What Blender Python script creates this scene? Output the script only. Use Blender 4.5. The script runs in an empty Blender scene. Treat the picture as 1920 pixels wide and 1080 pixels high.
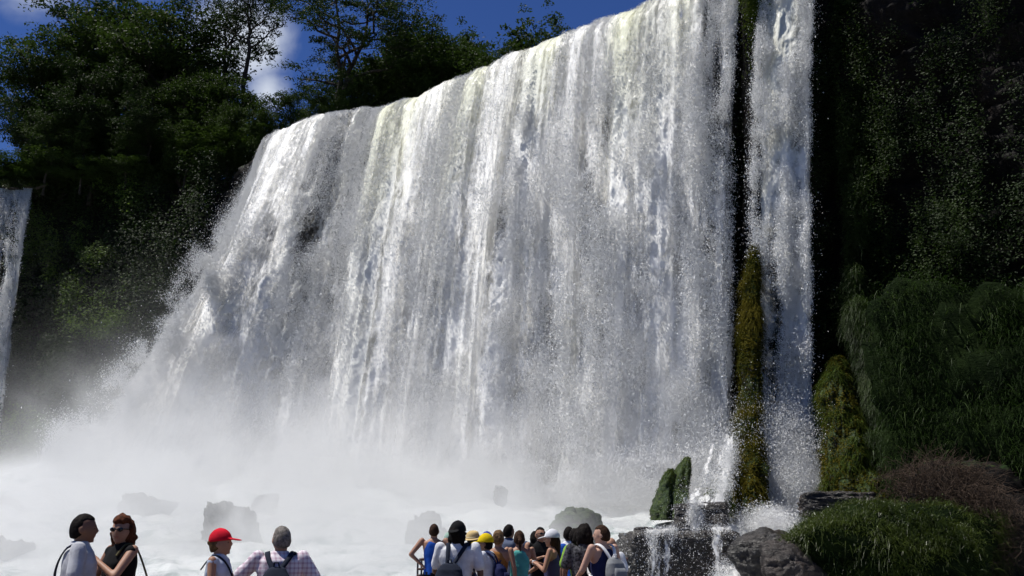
import bpy, bmesh, math, random
import numpy as np
from mathutils import Vector, Matrix, Euler

S = bpy.context.scene
COL = S.collection
R = math.radians
random.seed(7)

# ------------------------------------------------------------------ camera
EYE = 1.65
F_PX = 1880.0
PITCH = R(13.9)
cam_d = bpy.data.cameras.new('camera'); cam = bpy.data.objects.new('camera', cam_d); COL.objects.link(cam)
cam.location = (0, 0, EYE); cam.rotation_euler = (R(90) + PITCH, 0, 0)
cam_d.sensor_width = 36.0; cam_d.lens = 36.0 * F_PX / 1920.0
cam_d.clip_start = 0.1; cam_d.clip_end = 3000
S.camera = cam
CP, SP = math.cos(PITCH), math.sin(PITCH)

def W(px, py, Y):
    """photo pixel (1920x1080) and forward distance -> world point"""
    u = 540.0 - py; x = px - 960.0
    fwd = F_PX * CP - u * SP; up = F_PX * SP + u * CP
    return Vector((x / fwd * Y, Y, EYE + up / fwd * Y))
def WZ(px, py, z):
    u = 540.0 - py
    r = (F_PX * SP + u * CP) / (F_PX * CP - u * SP)
    return W(px, py, (z - EYE) / r)
def proj(P):
    """(n,3) world -> photo pixels, numpy"""
    d = P[:, 1] * CP + (P[:, 2] - EYE) * SP
    upc = -P[:, 1] * SP + (P[:, 2] - EYE) * CP
    return 960 + F_PX * P[:, 0] / d, 540 - F_PX * upc / d

# ------------------------------------------------------------------ light
SUN_EL, SUN_AZ = 66.0, -80.0          # azimuth: degrees clockwise from +Y (the view direction); negative = left
S.view_settings.view_transform = 'Standard'; S.view_settings.look = 'None'
S.view_settings.gamma = 1.0; S.view_settings.use_curve_mapping = False
S.view_settings.exposure = 0.28
world = bpy.data.worlds.new('World'); S.world = world; world.use_nodes = True
nt = world.node_tree; nt.nodes.clear()
def N(nt, typ, **kw):
    n = nt.nodes.new(typ)
    for k, v in kw.items():
        if k.startswith('i_'):
            n.inputs[k[2:].replace('_', ' ')].default_value = v
        else: setattr(n, k, v)
    return n
out = N(nt, 'ShaderNodeOutputWorld'); bg = N(nt, 'ShaderNodeBackground')
sky = N(nt, 'ShaderNodeTexSky', sky_type='NISHITA')
sky.sun_disc = False; sky.sun_elevation = R(SUN_EL); sky.sun_rotation = R(SUN_AZ)
sky.altitude = 1500; sky.air_density = 1.0; sky.dust_density = 0.1; sky.ozone_density = 5.0
hs = N(nt, 'ShaderNodeHueSaturation'); hs.inputs['Saturation'].default_value = 1.2; hs.inputs['Value'].default_value = 0.95; hs.inputs['Hue'].default_value = 0.517
bg.inputs['Strength'].default_value = 0.068
nt.links.new(sky.outputs[0], hs.inputs['Color'])
# clouds: white banks fixed in sky directions
tc = N(nt, 'ShaderNodeTexCoord')
nz = N(nt, 'ShaderNodeTexNoise'); nz.inputs['Scale'].default_value = 7; nz.inputs['Detail'].default_value = 6; nz.inputs['Roughness'].default_value = 0.55; nz.inputs['Distortion'].default_value = 0.3
nt.links.new(tc.outputs['Generated'], nz.inputs['Vector'])
last = None
def direction(px, py):
    v = W(px, py, 1.0) - Vector((0, 0, EYE)); return v.normalized()
for (px, py, rad, amp) in ((452, 78, 0.085, 1.0), (60, -30, 0.07, .9), (300, -150, 0.1, 1.0), (-260, 60, 0.12, 1.0), (500, 170, 0.05, .8)):
    d = direction(px, py)
    dist = N(nt, 'ShaderNodeVectorMath', operation='DISTANCE'); dist.inputs[1].default_value = d
    nrm = N(nt, 'ShaderNodeVectorMath', operation='NORMALIZE'); nt.links.new(tc.outputs['Generated'], nrm.inputs[0])
    nt.links.new(nrm.outputs[0], dist.inputs[0])
    mr = N(nt, 'ShaderNodeMapRange'); mr.inputs['From Min'].default_value = 0; mr.inputs['From Max'].default_value = rad
    mr.inputs['To Min'].default_value = amp; mr.inputs['To Max'].default_value = 0
    nt.links.new(dist.outputs['Value'], mr.inputs['Value'])
    if last is None: last = mr.outputs[0]
    else:
        mx = N(nt, 'ShaderNodeMath', operation='MAXIMUM'); nt.links.new(last, mx.inputs[0]); nt.links.new(mr.outputs[0], mx.inputs[1]); last = mx.outputs[0]
ad = N(nt, 'ShaderNodeMath', operation='MULTIPLY_ADD'); nt.links.new(last, ad.inputs[0]); ad.inputs[1].default_value = 0.75
nt.links.new(nz.outputs[0], ad.inputs[2])
cr = N(nt, 'ShaderNodeMapRange'); cr.inputs['From Min'].default_value = 0.72; cr.inputs['From Max'].default_value = 1.15
cr.interpolation_type = 'SMOOTHSTEP'
nt.links.new(ad.outputs[0], cr.inputs['Value'])
cm = N(nt, 'ShaderNodeMix', data_type='RGBA'); nt.links.new(cr.outputs[0], cm.inputs['Factor'])
nt.links.new(hs.outputs[0], cm.inputs['A']); cm.inputs['B'].default_value = (7.5, 8.2, 9.6, 1)
nt.links.new(cm.outputs['Result'], bg.inputs['Color']); nt.links.new(bg.outputs[0], out.inputs['Surface'])

sd = bpy.data.lights.new('sun', 'SUN'); sun = bpy.data.objects.new('sun', sd); COL.objects.link(sun)
sd.energy = 4.6; sd.angle = R(0.5); sd.color = (1.0, 0.965, 0.90)
sdir = Vector((math.sin(R(SUN_AZ)) * math.cos(R(SUN_EL)), math.cos(R(SUN_AZ)) * math.cos(R(SUN_EL)), math.sin(R(SUN_EL))))
sun.rotation_euler = sdir.to_track_quat('Z', 'Y').to_euler()
sun.location = sdir * 200

cy = S.cycles
cy.use_denoising = True
try: cy.denoiser = 'OPENIMAGEDENOISE'; cy.denoising_input_passes = 'RGB_ALBEDO_NORMAL'
except Exception: pass
cy.use_adaptive_sampling = True; cy.adaptive_threshold = 0.03
cy.max_bounces = 8; cy.diffuse_bounces = 3; cy.glossy_bounces = 2; cy.transmission_bounces = 4
cy.volume_bounces = 3; cy.transparent_max_bounces = 10
cy.volume_step_rate = 0.5; cy.volume_max_steps = 96
cy.sample_clamp_indirect = 6.0

# ------------------------------------------------------------------ numpy noise
def _perm(seed):
    rng = np.random.RandomState(seed); return rng.rand(256, 256).astype(np.float32)
_pc = {}
def vnoise(x, y, seed=0):
    """value noise in [-1,1]"""
    if seed not in _pc: _pc[seed] = _perm(seed)
    T = _pc[seed]
    xi = np.floor(x).astype(int); yi = np.floor(y).astype(int)
    fx = x - xi; fy = y - yi
    fx = fx * fx * (3 - 2 * fx); fy = fy * fy * (3 - 2 * fy)
    a = T[xi & 255, yi & 255]; b = T[(xi + 1) & 255, yi & 255]; c = T[xi & 255, (yi + 1) & 255]; d = T[(xi + 1) & 255, (yi + 1) & 255]
    return ((a * (1 - fx) + b * fx) * (1 - fy) + (c * (1 - fx) + d * fx) * fy) * 2 - 1
def fbm(x, y, seed=0, octv=4, gain=0.5, lac=2.03):
    s = 0; a = 1; t = 0
    for i in range(octv):
        s = s + a * vnoise(x, y, seed + i * 13); t += a; a *= gain; x = x * lac + 17.3; y = y * lac + 5.1
    return s / t
def sstep(a, b, x):
    t = np.clip((x - a) / (b - a), 0, 1); return t * t * (3 - 2 * t)
def gauss(x, y, cx, cy_, sx, sy): return np.exp(-((x - cx) / sx) ** 2 - ((y - cy_) / sy) ** 2)

# ------------------------------------------------------------------ object helpers
def tag(o, label=None, cat=None, group=None, kind=None):
    if label: o['label'] = label
    if cat: o['category'] = cat
    if group: o['group'] = group
    if kind: o['kind'] = kind
    return o
def link(o, parent=None):
    COL.objects.link(o)
    if parent is not None: o.parent = parent
    return o
def empty(name, loc=(0, 0, 0), rz=0.0):
    o = bpy.data.objects.new(name, None); o.location = loc; o.rotation_euler = (0, 0, rz); o.empty_display_size = 0.3
    return link(o)
def mesh_np(name, V, Fq, mat, parent=None, smooth=True, attrs=None, uv=None):
    """V (n,3), Fq (m,k) fast mesh"""
    V = np.asarray(V, dtype=np.float32); Fq = np.asarray(Fq, dtype=np.int32)
    me = bpy.data.meshes.new(name)
    m, k = Fq.shape
    me.vertices.add(len(V)); me.vertices.foreach_set('co', V.ravel())
    me.loops.add(m * k); me.loops.foreach_set('vertex_index', Fq.ravel())
    me.polygons.add(m); me.polygons.foreach_set('loop_start', np.arange(0, m * k, k, dtype=np.int32))
    me.polygons.foreach_set('loop_total', np.full(m, k, dtype=np.int32))
    me.polygons.foreach_set('use_smooth', np.full(m, smooth, dtype=bool))
    me.update(calc_edges=True)
    if attrs:
        for nm, arr in attrs.items():
            arr = np.asarray(arr, dtype=np.float32)
            if arr.ndim == 1:
                a = me.attributes.new(nm, 'FLOAT', 'POINT'); a.data.foreach_set('value', arr)
            else:
                a = me.attributes.new(nm, 'FLOAT_VECTOR', 'POINT'); a.data.foreach_set('vector', arr.ravel())
    if mat is not None: me.materials.append(mat)
    o = bpy.data.objects.new(name, me); return link(o, parent)
def grid_faces(nu, nv):
    i = np.arange(nu - 1)[:, None]; j = np.arange(nv - 1)[None, :]
    a = (i * nv + j).ravel()
    return np.stack([a, a + nv, a + nv + 1, a + 1], 1)
def curve_np(pts, t):
    """catmull interpolation of control points (k,d) at t in [0,1]"""
    P = np.asarray(pts, dtype=float); k = len(P)
    x = np.clip(t, 0, 1) * (k - 1); i = np.clip(np.floor(x).astype(int), 0, k - 2); f = (x - i)[:, None]
    p0 = P[np.clip(i - 1, 0, k - 1)]; p1 = P[i]; p2 = P[i + 1]; p3 = P[np.clip(i + 2, 0, k - 1)]
    return 0.5 * (2 * p1 + (p2 - p0) * f + (2 * p0 - 5 * p1 + 4 * p2 - p3) * f ** 2 + (3 * p1 - p0 - 3 * p2 + p3) * f ** 3)

# ------------------------------------------------------------------ materials
def new_mat(name):
    m = bpy.data.materials.new(name); m.use_nodes = True; m.node_tree.nodes.clear(); return m
def noise_node(nt, vec, scale, detail=4, rough=0.55, dist=0.0):
    n = N(nt, 'ShaderNodeTexNoise'); n.inputs['Scale'].default_value = scale; n.inputs['Detail'].default_value = detail
    n.inputs['Roughness'].default_value = rough; n.inputs['Distortion'].default_value = dist
    if vec is not None: nt.links.new(vec, n.inputs['Vector'])
    return n.outputs[0]
def math_n(nt, op, a, b=None, c=None, clamp=False):
    n = N(nt, 'ShaderNodeMath', operation=op); n.use_clamp = clamp
    for k, v in enumerate((a, b, c)):
        if v is None: continue
        if isinstance(v, (int, float)): n.inputs[k].default_value = v
        else: nt.links.new(v, n.inputs[k])
    return n.outputs[0]
def mrange(nt, v, a, b, c=0.0, d=1.0, smooth=True):
    n = N(nt, 'ShaderNodeMapRange'); n.interpolation_type = 'SMOOTHSTEP' if smooth else 'LINEAR'
    nt.links.new(v, n.inputs['Value'])
    n.inputs['From Min'].default_value = a; n.inputs['From Max'].default_value = b; n.inputs['To Min'].default_value = c; n.inputs['To Max'].default_value = d
    return n.outputs[0]
def mapping(nt, vec, sc=(1, 1, 1), loc=(0, 0, 0)):
    n = N(nt, 'ShaderNodeMapping'); n.inputs['Scale'].default_value = sc; n.inputs['Location'].default_value = loc
    nt.links.new(vec, n.inputs['Vector']); return n.outputs[0]
def mixc(nt, f, a, b):
    n = N(nt, 'ShaderNodeMix', data_type='RGBA')
    if isinstance(f, (int, float)): n.inputs['Factor'].default_value = f
    else: nt.links.new(f, n.inputs['Factor'])
    for k, v in (('A', a), ('B', b)):
        if isinstance(v, tuple): n.inputs[k].default_value = v if len(v) == 4 else (*v, 1)
        else: nt.links.new(v, n.inputs[k])
    return n.outputs['Result']
def attr(nt, name, out='Fac'):
    n = N(nt, 'ShaderNodeAttribute', attribute_name=name); return n.outputs[out]

def water_mat(name, seed, soft=0.30, tint=True):
    """falling white water: opaque foam where thick, holes where the sheet is torn"""
    m = new_mat(name); t = m.node_tree
    o = N(t, 'ShaderNodeOutputMaterial')
    fl = attr(t, 'flow', 'Vector')          # (metres across, metres fallen, 0)
    thick = attr(t, 'thick'); fluff = attr(t, 'fluff'); tn = attr(t, 'tintw')
    streak = noise_node(t, mapping(t, fl, (3.2, 0.22, 1), (seed, 0, seed)), 1.0, 4, 0.6, 0.2)
    bead = noise_node(t, mapping(t, fl, (5.0, 2.2, 1), (seed * 3, 1, seed)), 1.0, 3, 0.65, 0.4)
    puff = noise_node(t, mapping(t, fl, (1.0, 0.55, 1), (seed * 2, 3, seed)), 1.0, 6, 0.62, 0.5)
    a = math_n(t, 'MULTIPLY_ADD', streak, 0.9, -0.45)
    b = math_n(t, 'MULTIPLY_ADD', bead, 1.1, -0.55)
    c = math_n(t, 'MULTIPLY_ADD', puff, 1.5, -0.75)
    inv = math_n(t, 'SUBTRACT', 1.0, fluff)
    s1 = math_n(t, 'MULTIPLY', a, inv); s2 = math_n(t, 'MULTIPLY', c, fluff)
    s = math_n(t, 'ADD', math_n(t, 'ADD', s1, s2), math_n(t, 'MULTIPLY', b, 0.75))
    al = mrange(t, math_n(t, 'ADD', s, thick), 0.5 - soft, 0.5 + soft)
    col = mixc(t, tn, (0.87, 0.87, 0.86), (0.76, 0.77, 0.62))
    dif = N(t, 'ShaderNodeBsdfDiffuse'); t.links.new(col, dif.inputs['Color'])
    tr = N(t, 'ShaderNodeBsdfTranslucent'); t.links.new(col, tr.inputs['Color'])
    gl = N(t, 'ShaderNodeBsdfGlossy'); gl.inputs['Roughness'].default_value = 0.28; gl.inputs['Color'].default_value = (1, 1, 1, 1)
    bp = N(t, 'ShaderNodeBump'); bp.inputs['Strength'].default_value = 0.9; bp.inputs['Distance'].default_value = 0.04
    t.links.new(s, bp.inputs['Height'])
    # foam scatters light inside itself, so its shading follows the surface only loosely
    vm = N(t, 'ShaderNodeMix', data_type='VECTOR'); vm.inputs['Factor'].default_value = 0.66
    t.links.new(bp.outputs[0], vm.inputs['A']); vm.inputs['B'].default_value = (-0.52, -0.42, 0.72)
    vn = N(t, 'ShaderNodeVectorMath', operation='NORMALIZE'); t.links.new(vm.outputs['Result'], vn.inputs[0])
    t.links.new(bp.outputs[0], gl.inputs['Normal'])
    for n in (dif, tr): t.links.new(vn.outputs[0], n.inputs['Normal'])
    mx = N(t, 'ShaderNodeMixShader'); mx.inputs[0].default_value = 0.2; t.links.new(dif.outputs[0], mx.inputs[1]); t.links.new(tr.outputs[0], mx.inputs[2])
    mg = N(t, 'ShaderNodeMixShader'); t.links.new(math_n(t, 'MULTIPLY', inv, 0.03), mg.inputs[0])
    t.links.new(mx.outputs[0], mg.inputs[1]); t.links.new(gl.outputs[0], mg.inputs[2])
    tp = N(t, 'ShaderNodeBsdfTransparent')
    fx = N(t, 'ShaderNodeMixShader'); t.links.new(al, fx.inputs[0]); t.links.new(tp.outputs[0], fx.inputs[1]); t.links.new(mg.outputs[0], fx.inputs[2])
    t.links.new(fx.outputs[0], o.inputs['Surface'])
    return m

def drop_mat():
    m = new_mat('water_drops'); t = m.node_tree; o = N(t, 'ShaderNodeOutputMaterial')
    geo = N(t, 'ShaderNodeNewGeometry')
    vm = N(t, 'ShaderNodeMix', data_type='VECTOR'); vm.inputs['Factor'].default_value = 0.6
    t.links.new(geo.outputs['Normal'], vm.inputs['A']); vm.inputs['B'].default_value = (-0.50, -0.42, 0.74)
    vn = N(t, 'ShaderNodeVectorMath', operation='NORMALIZE'); t.links.new(vm.outputs['Result'], vn.inputs[0])
    col = (0.93, 0.93, 0.92, 1)
    p = N(t, 'ShaderNodeBsdfDiffuse'); p.inputs['Color'].default_value = col
    tr = N(t, 'ShaderNodeBsdfTranslucent'); tr.inputs['Color'].default_value = col
    for n in (p, tr): t.links.new(vn.outputs[0], n.inputs['Normal'])
    mx = N(t, 'ShaderNodeMixShader'); mx.inputs[0].default_value = 0.2
    t.links.new(p.outputs[0], mx.inputs[1]); t.links.new(tr.outputs[0], mx.inputs[2]); t.links.new(mx.outputs[0], o.inputs['Surface'])
    return m
M_DROP = drop_mat()

def rock_mat(name, c1=(0.018, 0.017, 0.018), c2=(0.06, 0.05, 0.045), moss=None, moss_amt=0.0, scale=0.6, rough=0.55, spec=0.5):
    m = new_mat(name); t = m.node_tree; o = N(t, 'ShaderNodeOutputMaterial')
    ob = N(t, 'ShaderNodeTexCoord').outputs['Object']
    n1 = noise_node(t, ob, scale, 8, 0.65, 0.3); n2 = noise_node(t, mapping(t, ob, (1, 1, 3.0)), scale * 3, 6, 0.7)
    col = mixc(t, mrange(t, n1, 0.35, 0.7), c1, c2)
    if moss:
        geo = N(t, 'ShaderNodeNewGeometry'); sx = N(t, 'ShaderNodeSeparateXYZ'); t.links.new(geo.outputs['Normal'], sx.inputs[0])
        k = math_n(t, 'ADD', math_n(t, 'MULTIPLY', sx.outputs['Z'], 0.35), n2)
        f = mrange(t, k, 0.78 - moss_amt, 0.95 - moss_amt)
        n3 = noise_node(t, ob, scale * 6, 4, 0.7)
        mc = mixc(t, mrange(t, n3, 0.35, 0.65), moss[0], moss[1])
        col = mixc(t, f, col, mc)
    p = N(t, 'ShaderNodeBsdfPrincipled'); t.links.new(col, p.inputs['Base Color']); p.inputs['Roughness'].default_value = rough; p.inputs['Specular IOR Level'].default_value = spec
    bp = N(t, 'ShaderNodeBump'); bp.inputs['Strength'].default_value = 0.8; bp.inputs['Distance'].default_value = 0.25
    t.links.new(n2, bp.inputs['Height']); t.links.new(bp.outputs[0], p.inputs['Normal'])
    t.links.new(p.outputs[0], o.inputs['Surface']); return m
MOSS_Y = ((0.035, 0.05, 0.008), (0.12, 0.10, 0.015)); MOSS_G = ((0.012, 0.03, 0.008), (0.05, 0.08, 0.015))
M_ROCK = rock_mat('wet_rock', (0.010, 0.009, 0.009), (0.045, 0.034, 0.028), rough=.4); M_SOIL = rock_mat('dark_soil', (.004, .009, .002), (.010, .018, .004), scale=.8, rough=.9, spec=.05); M_CLIFF = rock_mat('dark_cliff', (0.003, 0.003, 0.003), (0.011, 0.008, 0.007), MOSS_G, 0.0, 0.35, 0.7, 0.12)  # M_CLIFF: the cliff's shade is put into a near-black base colour
M_ROCKM = rock_mat('mossy_rock', (0.02, 0.018, 0.016), (0.07, 0.055, 0.045), MOSS_G, 0.35, 0.9, spec=.25)

def simple(name, col, rough=0.8, var=0.25, scale=8.0, bump=0.0, spec=0.3, col2=None, metal=0.0):
    m = new_mat(name); t = m.node_tree; o = N(t, 'ShaderNodeOutputMaterial')
    ob = N(t, 'ShaderNodeTexCoord').outputs['Object']; n = noise_node(t, ob, scale, 4, 0.6)
    c2 = col2 or tuple(max(0, c * (1 - var)) for c in col)
    c = mixc(t, mrange(t, n, 0.35, 0.65), col, c2)
    p = N(t, 'ShaderNodeBsdfPrincipled'); t.links.new(c, p.inputs['Base Color']); p.inputs['Roughness'].default_value = rough
    p.inputs['Specular IOR Level'].default_value = spec; p.inputs['Metallic'].default_value = metal
    if bump:
        bp = N(t, 'ShaderNodeBump'); bp.inputs['Strength'].default_value = bump; bp.inputs['Distance'].default_value = 0.01
        t.links.new(n, bp.inputs['Height']); t.links.new(bp.outputs[0], p.inputs['Normal'])
    t.links.new(p.outputs[0], o.inputs['Surface']); return m

def leaf_mat(name, c1, c2, trans=0.3, rough=0.6, spec=0.15):
    m = new_mat(name); t = m.node_tree; o = N(t, 'ShaderNodeOutputMaterial')
    rv = attr(t, 'rnd'); col = mixc(t, rv, c1, c2)
    p = N(t, 'ShaderNodeBsdfPrincipled'); t.links.new(col, p.inputs['Base Color']); p.inputs['Roughness'].default_value = rough
    p.inputs['Specular IOR Level'].default_value = spec
    tr = N(t, 'ShaderNodeBsdfTranslucent')
    t.links.new(mixc(t, 0.5, col, (c2[0] * 1.5, c2[1] * 1.6, c2[2])), tr.inputs['Color'])
    mx = N(t, 'ShaderNodeMixShader'); mx.inputs[0].default_value = trans
    t.links.new(p.outputs[0], mx.inputs[1]); t.links.new(tr.outputs[0], mx.inputs[2]); t.links.new(mx.outputs[0], o.inputs['Surface'])
    return m

# ------------------------------------------------------------------ WATERFALLS
def fall_surface(T, B, nu, nv, back=3.0, ease=0.5, tv=None):
    """T, B lists of world points (lip, foot). returns P (nu,nv,3), flow, normal (horizontal outward)"""
    u = np.linspace(0, 1, nu); v = np.linspace(0, 1, nv) if tv is None else tv
    Tc = curve_np(T, u); Bc = curve_np(B, u)
    e = np.asarray(ease)[:, None] if np.ndim(ease) else ease
    ex = 1 + 1.5 * np.clip(np.asarray(e) - .75, 0, 1)
    s = e * v[None, :] ** ex + (1 - e) * np.sqrt(v)[None, :] + 0 * u[:, None]
    P = np.zeros((nu, nv, 3))
    for k in range(2): P[:, :, k] = Tc[:, k][:, None] + (Bc[:, k] - Tc[:, k])[:, None] * s
    P[:, :, 2] = Tc[:, 2][:, None] + (Bc[:, 2] - Tc[:, 2])[:, None] * v[None, :]
    ds = np.r_[0, np.cumsum(np.linalg.norm(np.diff(Tc[:, :2], axis=0), axis=1))]
    tang = np.gradient(Tc[:, :2], axis=0); tang /= np.linalg.norm(tang, axis=1)[:, None]
    nrm = np.stack([tang[:, 1], -tang[:, 0]], 1)     # outward, toward the viewer
    return P, ds, nrm, v

ZL = 29.6
LIP = [(474, 308), (498, 268), (560, 235), (640, 213), (700, 205), (760, 182), (850, 150), (930, 125), (1000, 95), (1040, 82), (1120, 48), (1190, 25), (1260, 0), (1330, -22), (1388, -41)]
FOOT = [(110, 885), (190, 888), (310, 892), (450, 898), (545, 900), (620, 905), (730, 915), (830, 930), (905, 935), (960, 938), (1060, 940), (1140, 943), (1230, 945), (1310, 950), (1374, 955)]
DEP = [16, 14, 11.5, 9, 7.8, 7, 6, 5.3, 4.8, 4.5, 4.2, 4, 3.7, 3.4, 3]
T_MAIN = [WZ(x, y, ZL - (2.3, .5)[i_] if i_ < 2 else ZL) for i_, (x, y) in enumerate(LIP)]
B_MAIN = [W(x, y, t.y - d) for (x, y), t, d in zip(FOOT, T_MAIN, DEP)]

def thin_main(px, py):
    """how much of the sheet is missing, 0..1"""
    d = 0
    for cx, cyy, sx, sy, a in ((505, 455, 22, 60, .28), (415, 620, 26, 70, .3), (965, 620, 42, 170, .42), (1000, 830, 14, 90, .35), (940, 430, 22, 80, .2),
                               (1140, 230, 16, 90, .35), (1125, 420, 30, 100, .3), (1120, 640, 30, 120, .33), (750, 290, 10, 90, .3), (715, 480, 12, 70, .2),
                               (1190, 760, 60, 120, .22), (1300, 650, 60, 200, .18), (1240, 500, 60, 160, .14), (1385, 400, 22, 330, .5), (1345, 200, 10, 200, .2), (1277, 30, 7, 90, .38), (1325, 60, 6, 130, .42),
                               (1180, 110, 22, 60, .12), (560, 330, 12, 70, .14), (625, 420, 12, 90, .14), (690, 640, 20, 120, .16), (1385, 760, 26, 130, .35)):
        d = d + a * gauss(px, py, cx, cyy, sx, sy)
    d = d + 0.16 * sstep(1000, 1350, px)
    return d

def waterfall_layers(root, T, B, nu, nv, thin, layers, seed, lipbump=0.6, edge=(0.6, 0.4), crest=3.0, ease=0.5):
    v = np.r_[np.linspace(-0.12, 0, 9)[:-1], np.linspace(0, 1, nv)]
    for li, (off, dthick, amp, sd_) in enumerate(layers):
        P, ds, nrm, _ = fall_surface(T, B, nu, len(v), tv=np.clip(v, 0, 1), ease=ease(np.linspace(0, 1, nu)) if callable(ease) else ease)
        s = ds[:, None] + 0 * v[None, :]; L = ds[-1]; H = (T[0].z - B[0].z)
        z = np.clip(v, 0, 1)[None, :] * H + 0 * s
        # flow-aligned ridges, clumps that grow while falling
        rid = fbm(s * 0.28, z * 0.012, seed, 3) * 1.7 + fbm(s * 0.9, z * 0.03, seed + 5, 3) * 0.9
        wx = fbm(s * 0.5, z * 0.3, seed + 31, 3)
        cl = fbm(s * 0.75 + wx, z * 0.13 + wx, sd_ + 40, 5, 0.5)
        cl2 = 1 - np.abs(fbm(s * 1.3 + wx * .5, z * 0.20, sd_ + 60, 3, 0.5)) * 2
        fine = fbm(s * 4.0, z * 2.2, sd_ + 80, 3)
        fall = sstep(0.0, 0.55, np.clip(v, 0, 1))[None, :]
        d = off + rid * (0.35 + 0.45 * fall) + (cl * 0.9 + cl2 * 0.3) * amp * (0.12 + fall) + fine * 0.05
        d = d * (sstep(-0.001, 0.05, v)[None, :] * 0.85 + 0.15)
        for k in range(2): P[:, :, k] += nrm[:, k][:, None] * d
        # lip bumps and the crest running back to the river
        bump = lipbump * (fbm(ds * 0.22, ds * 0, seed + 3, 3) * 0.9 + 0.25 * fbm(ds * 1.1, ds * 0, seed + 9, 3))
        P[:, :, 2] += bump[:, None] * np.exp(-np.clip(v, 0, 1) * 9)[None, :] + 0.06 * fine
        bk = np.clip(-v, 0, 1) / 0.12 * crest
        bk = bk[None, :] * (sstep(0, 2.5, ds)[:, None] * .97 + .03)
        for k in range(2): P[:, :, k] -= nrm[:, k][:, None] * bk
        P[:, :, 2] += (bk > 0) * (-0.1 - 0.12 * bk + 0.05 * wx)
        V = P.reshape(-1, 3)
        px, py = proj(V)
        rp = fbm(s * 1.0 + wx * .2 * fall, z * .03, seed + 117, 3) * .75 + fbm(s * .4, z * .02, seed + 119, 2) * .35
        th = 0.76 + dthick - thin(px, py) + (rp * (.7 + .3 * fall) + cl * .45 * fall).ravel()
        th = th - (1 - sstep(0, edge[0], s)).ravel() * 0.75 - (1 - sstep(0, edge[1], L - s)).ravel() * 0.75
        fl = np.stack([s.ravel(), z.ravel(), 0 * z.ravel()], 1)
        fluff = (fall + 0 * s).ravel() * 0.9
        tintw = np.clip(fbm(s * 0.35, z * 0.05, seed + 77, 2) * 1.6 - 0.05, 0, 1) * (1 - 0.8 * fall)
        mesh_np('water_sheet', V, grid_faces(nu, len(v)), water_mat('falling_water', sd_ * 1.7), root,
                attrs={'flow': fl, 'thick': th, 'fluff': fluff, 'tintw': tintw.ravel()})
        if li == 1: keep = (P, ds, nrm)
    return keep

def flakes(root, C, size, rng, name='spray_drops', stretch=1.5):
    """torn bits of water: small folded diamonds, longer along the fall"""
    n = len(C); a = unit_(rng.normal(size=(n, 3))); b = unit_(np.cross(a, rng.normal(size=(n, 3)))); a[:, 2] *= stretch; b[:, 2] *= stretch
    c = np.cross(a, b); sz = (size * np.exp(rng.normal(size=n) * .35))[:, None]
    V = np.stack([C - a * sz, C + b * sz * .6 + c * sz * .3, C + a * sz, C - b * sz * .6 + c * sz * .3], 1).reshape(-1, 3)
    return mesh_np(name, V, np.arange(n * 4).reshape(n, 4), M_DROP, root, smooth=False)
def unit_(a): return a / np.maximum(np.linalg.norm(a, axis=1), 1e-9)[:, None]
def fall_drops(root, P, ds, nrm, n, seed, thin, size=.035, outw=.5, stray=.06):
    """drops torn from the sheet, gathered in falling clots with trailing tails"""
    rng = np.random.RandomState(seed); nu, nv = P.shape[:2]; j0 = 8
    m = int(n * 3.2); iu = rng.randint(0, nu, m); iv = j0 + (rng.rand(m) * (nv - j0 - 1)).astype(int)
    sm = ds[iu] + rng.normal(size=m) * .05; v = (iv - j0) / (nv - j0 - 1.0); H = P[0, j0, 2] - P[0, -1, 2]; z = v * H
    wx = fbm(sm * .9, z * .5, seed + 1, 3)
    clot = fbm(sm * 1.1 + wx * .9, z * .42 + wx * .8, seed + 2, 4, .55); band = fbm(sm * .45, z * .03, seed + 7, 3); tiny = fbm(sm * 4.2, z * 1.6, seed + 9, 2)
    px, py = proj(P[iu, iv])
    g_ = sstep(0, .35, v)
    rope = fbm(sm * 1.3 + wx * .25 * g_, z * .035, seed + 17, 3)
    w_ = sstep(-.16, .34, clot * (.3 + .75 * g_) + band * .4 + rope * (.85 - .2 * g_) + tiny * (.4 - .2 * g_) + .06) * np.clip(1.15 - 1.3 * thin(px, py), .08, 1)
    k = np.where(rng.rand(m) < w_)[0][:n]
    off = np.abs(rng.normal(size=len(k))) * outw * (.15 + g_[k]) + .9 * np.clip(clot[k], 0, 1) * g_[k]
    C = P[iu[k], iv[k]].copy(); C[:, :2] += nrm[iu[k]] * off[:, None]
    C += rng.normal(size=C.shape) * np.array([.07, .07, .10]) * (.25 + .75 * sstep(0, .12, v[k]))[:, None]
    L = int(len(k) * stray); ii = rng.randint(0, len(k), L); ii = ii[v[k][ii] > .08]; L = len(ii); C[ii] += rng.normal(size=(L, 3)) * np.array([.3, .4, .5])
    return flakes(root, C, size, rng)

fall = empty('waterfall', (B_MAIN[7].x, B_MAIN[7].y, 0))
fall.location = (0, 0, 0)
tag(fall, 'broad white curtain of falling water across the middle of the gorge', 'waterfall', kind='structure')
LAY = ((-0.6, 0.02, 0.12, 11), (0.0, -0.12, 0.15, 23), (0.45, -0.36, 0.2, 37))
K1 = waterfall_layers(fall, T_MAIN, B_MAIN, 760, 460, thin_main, LAY, 5, ease=lambda u: 1.0 - .5 * sstep(0.0, .3, u))

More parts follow.
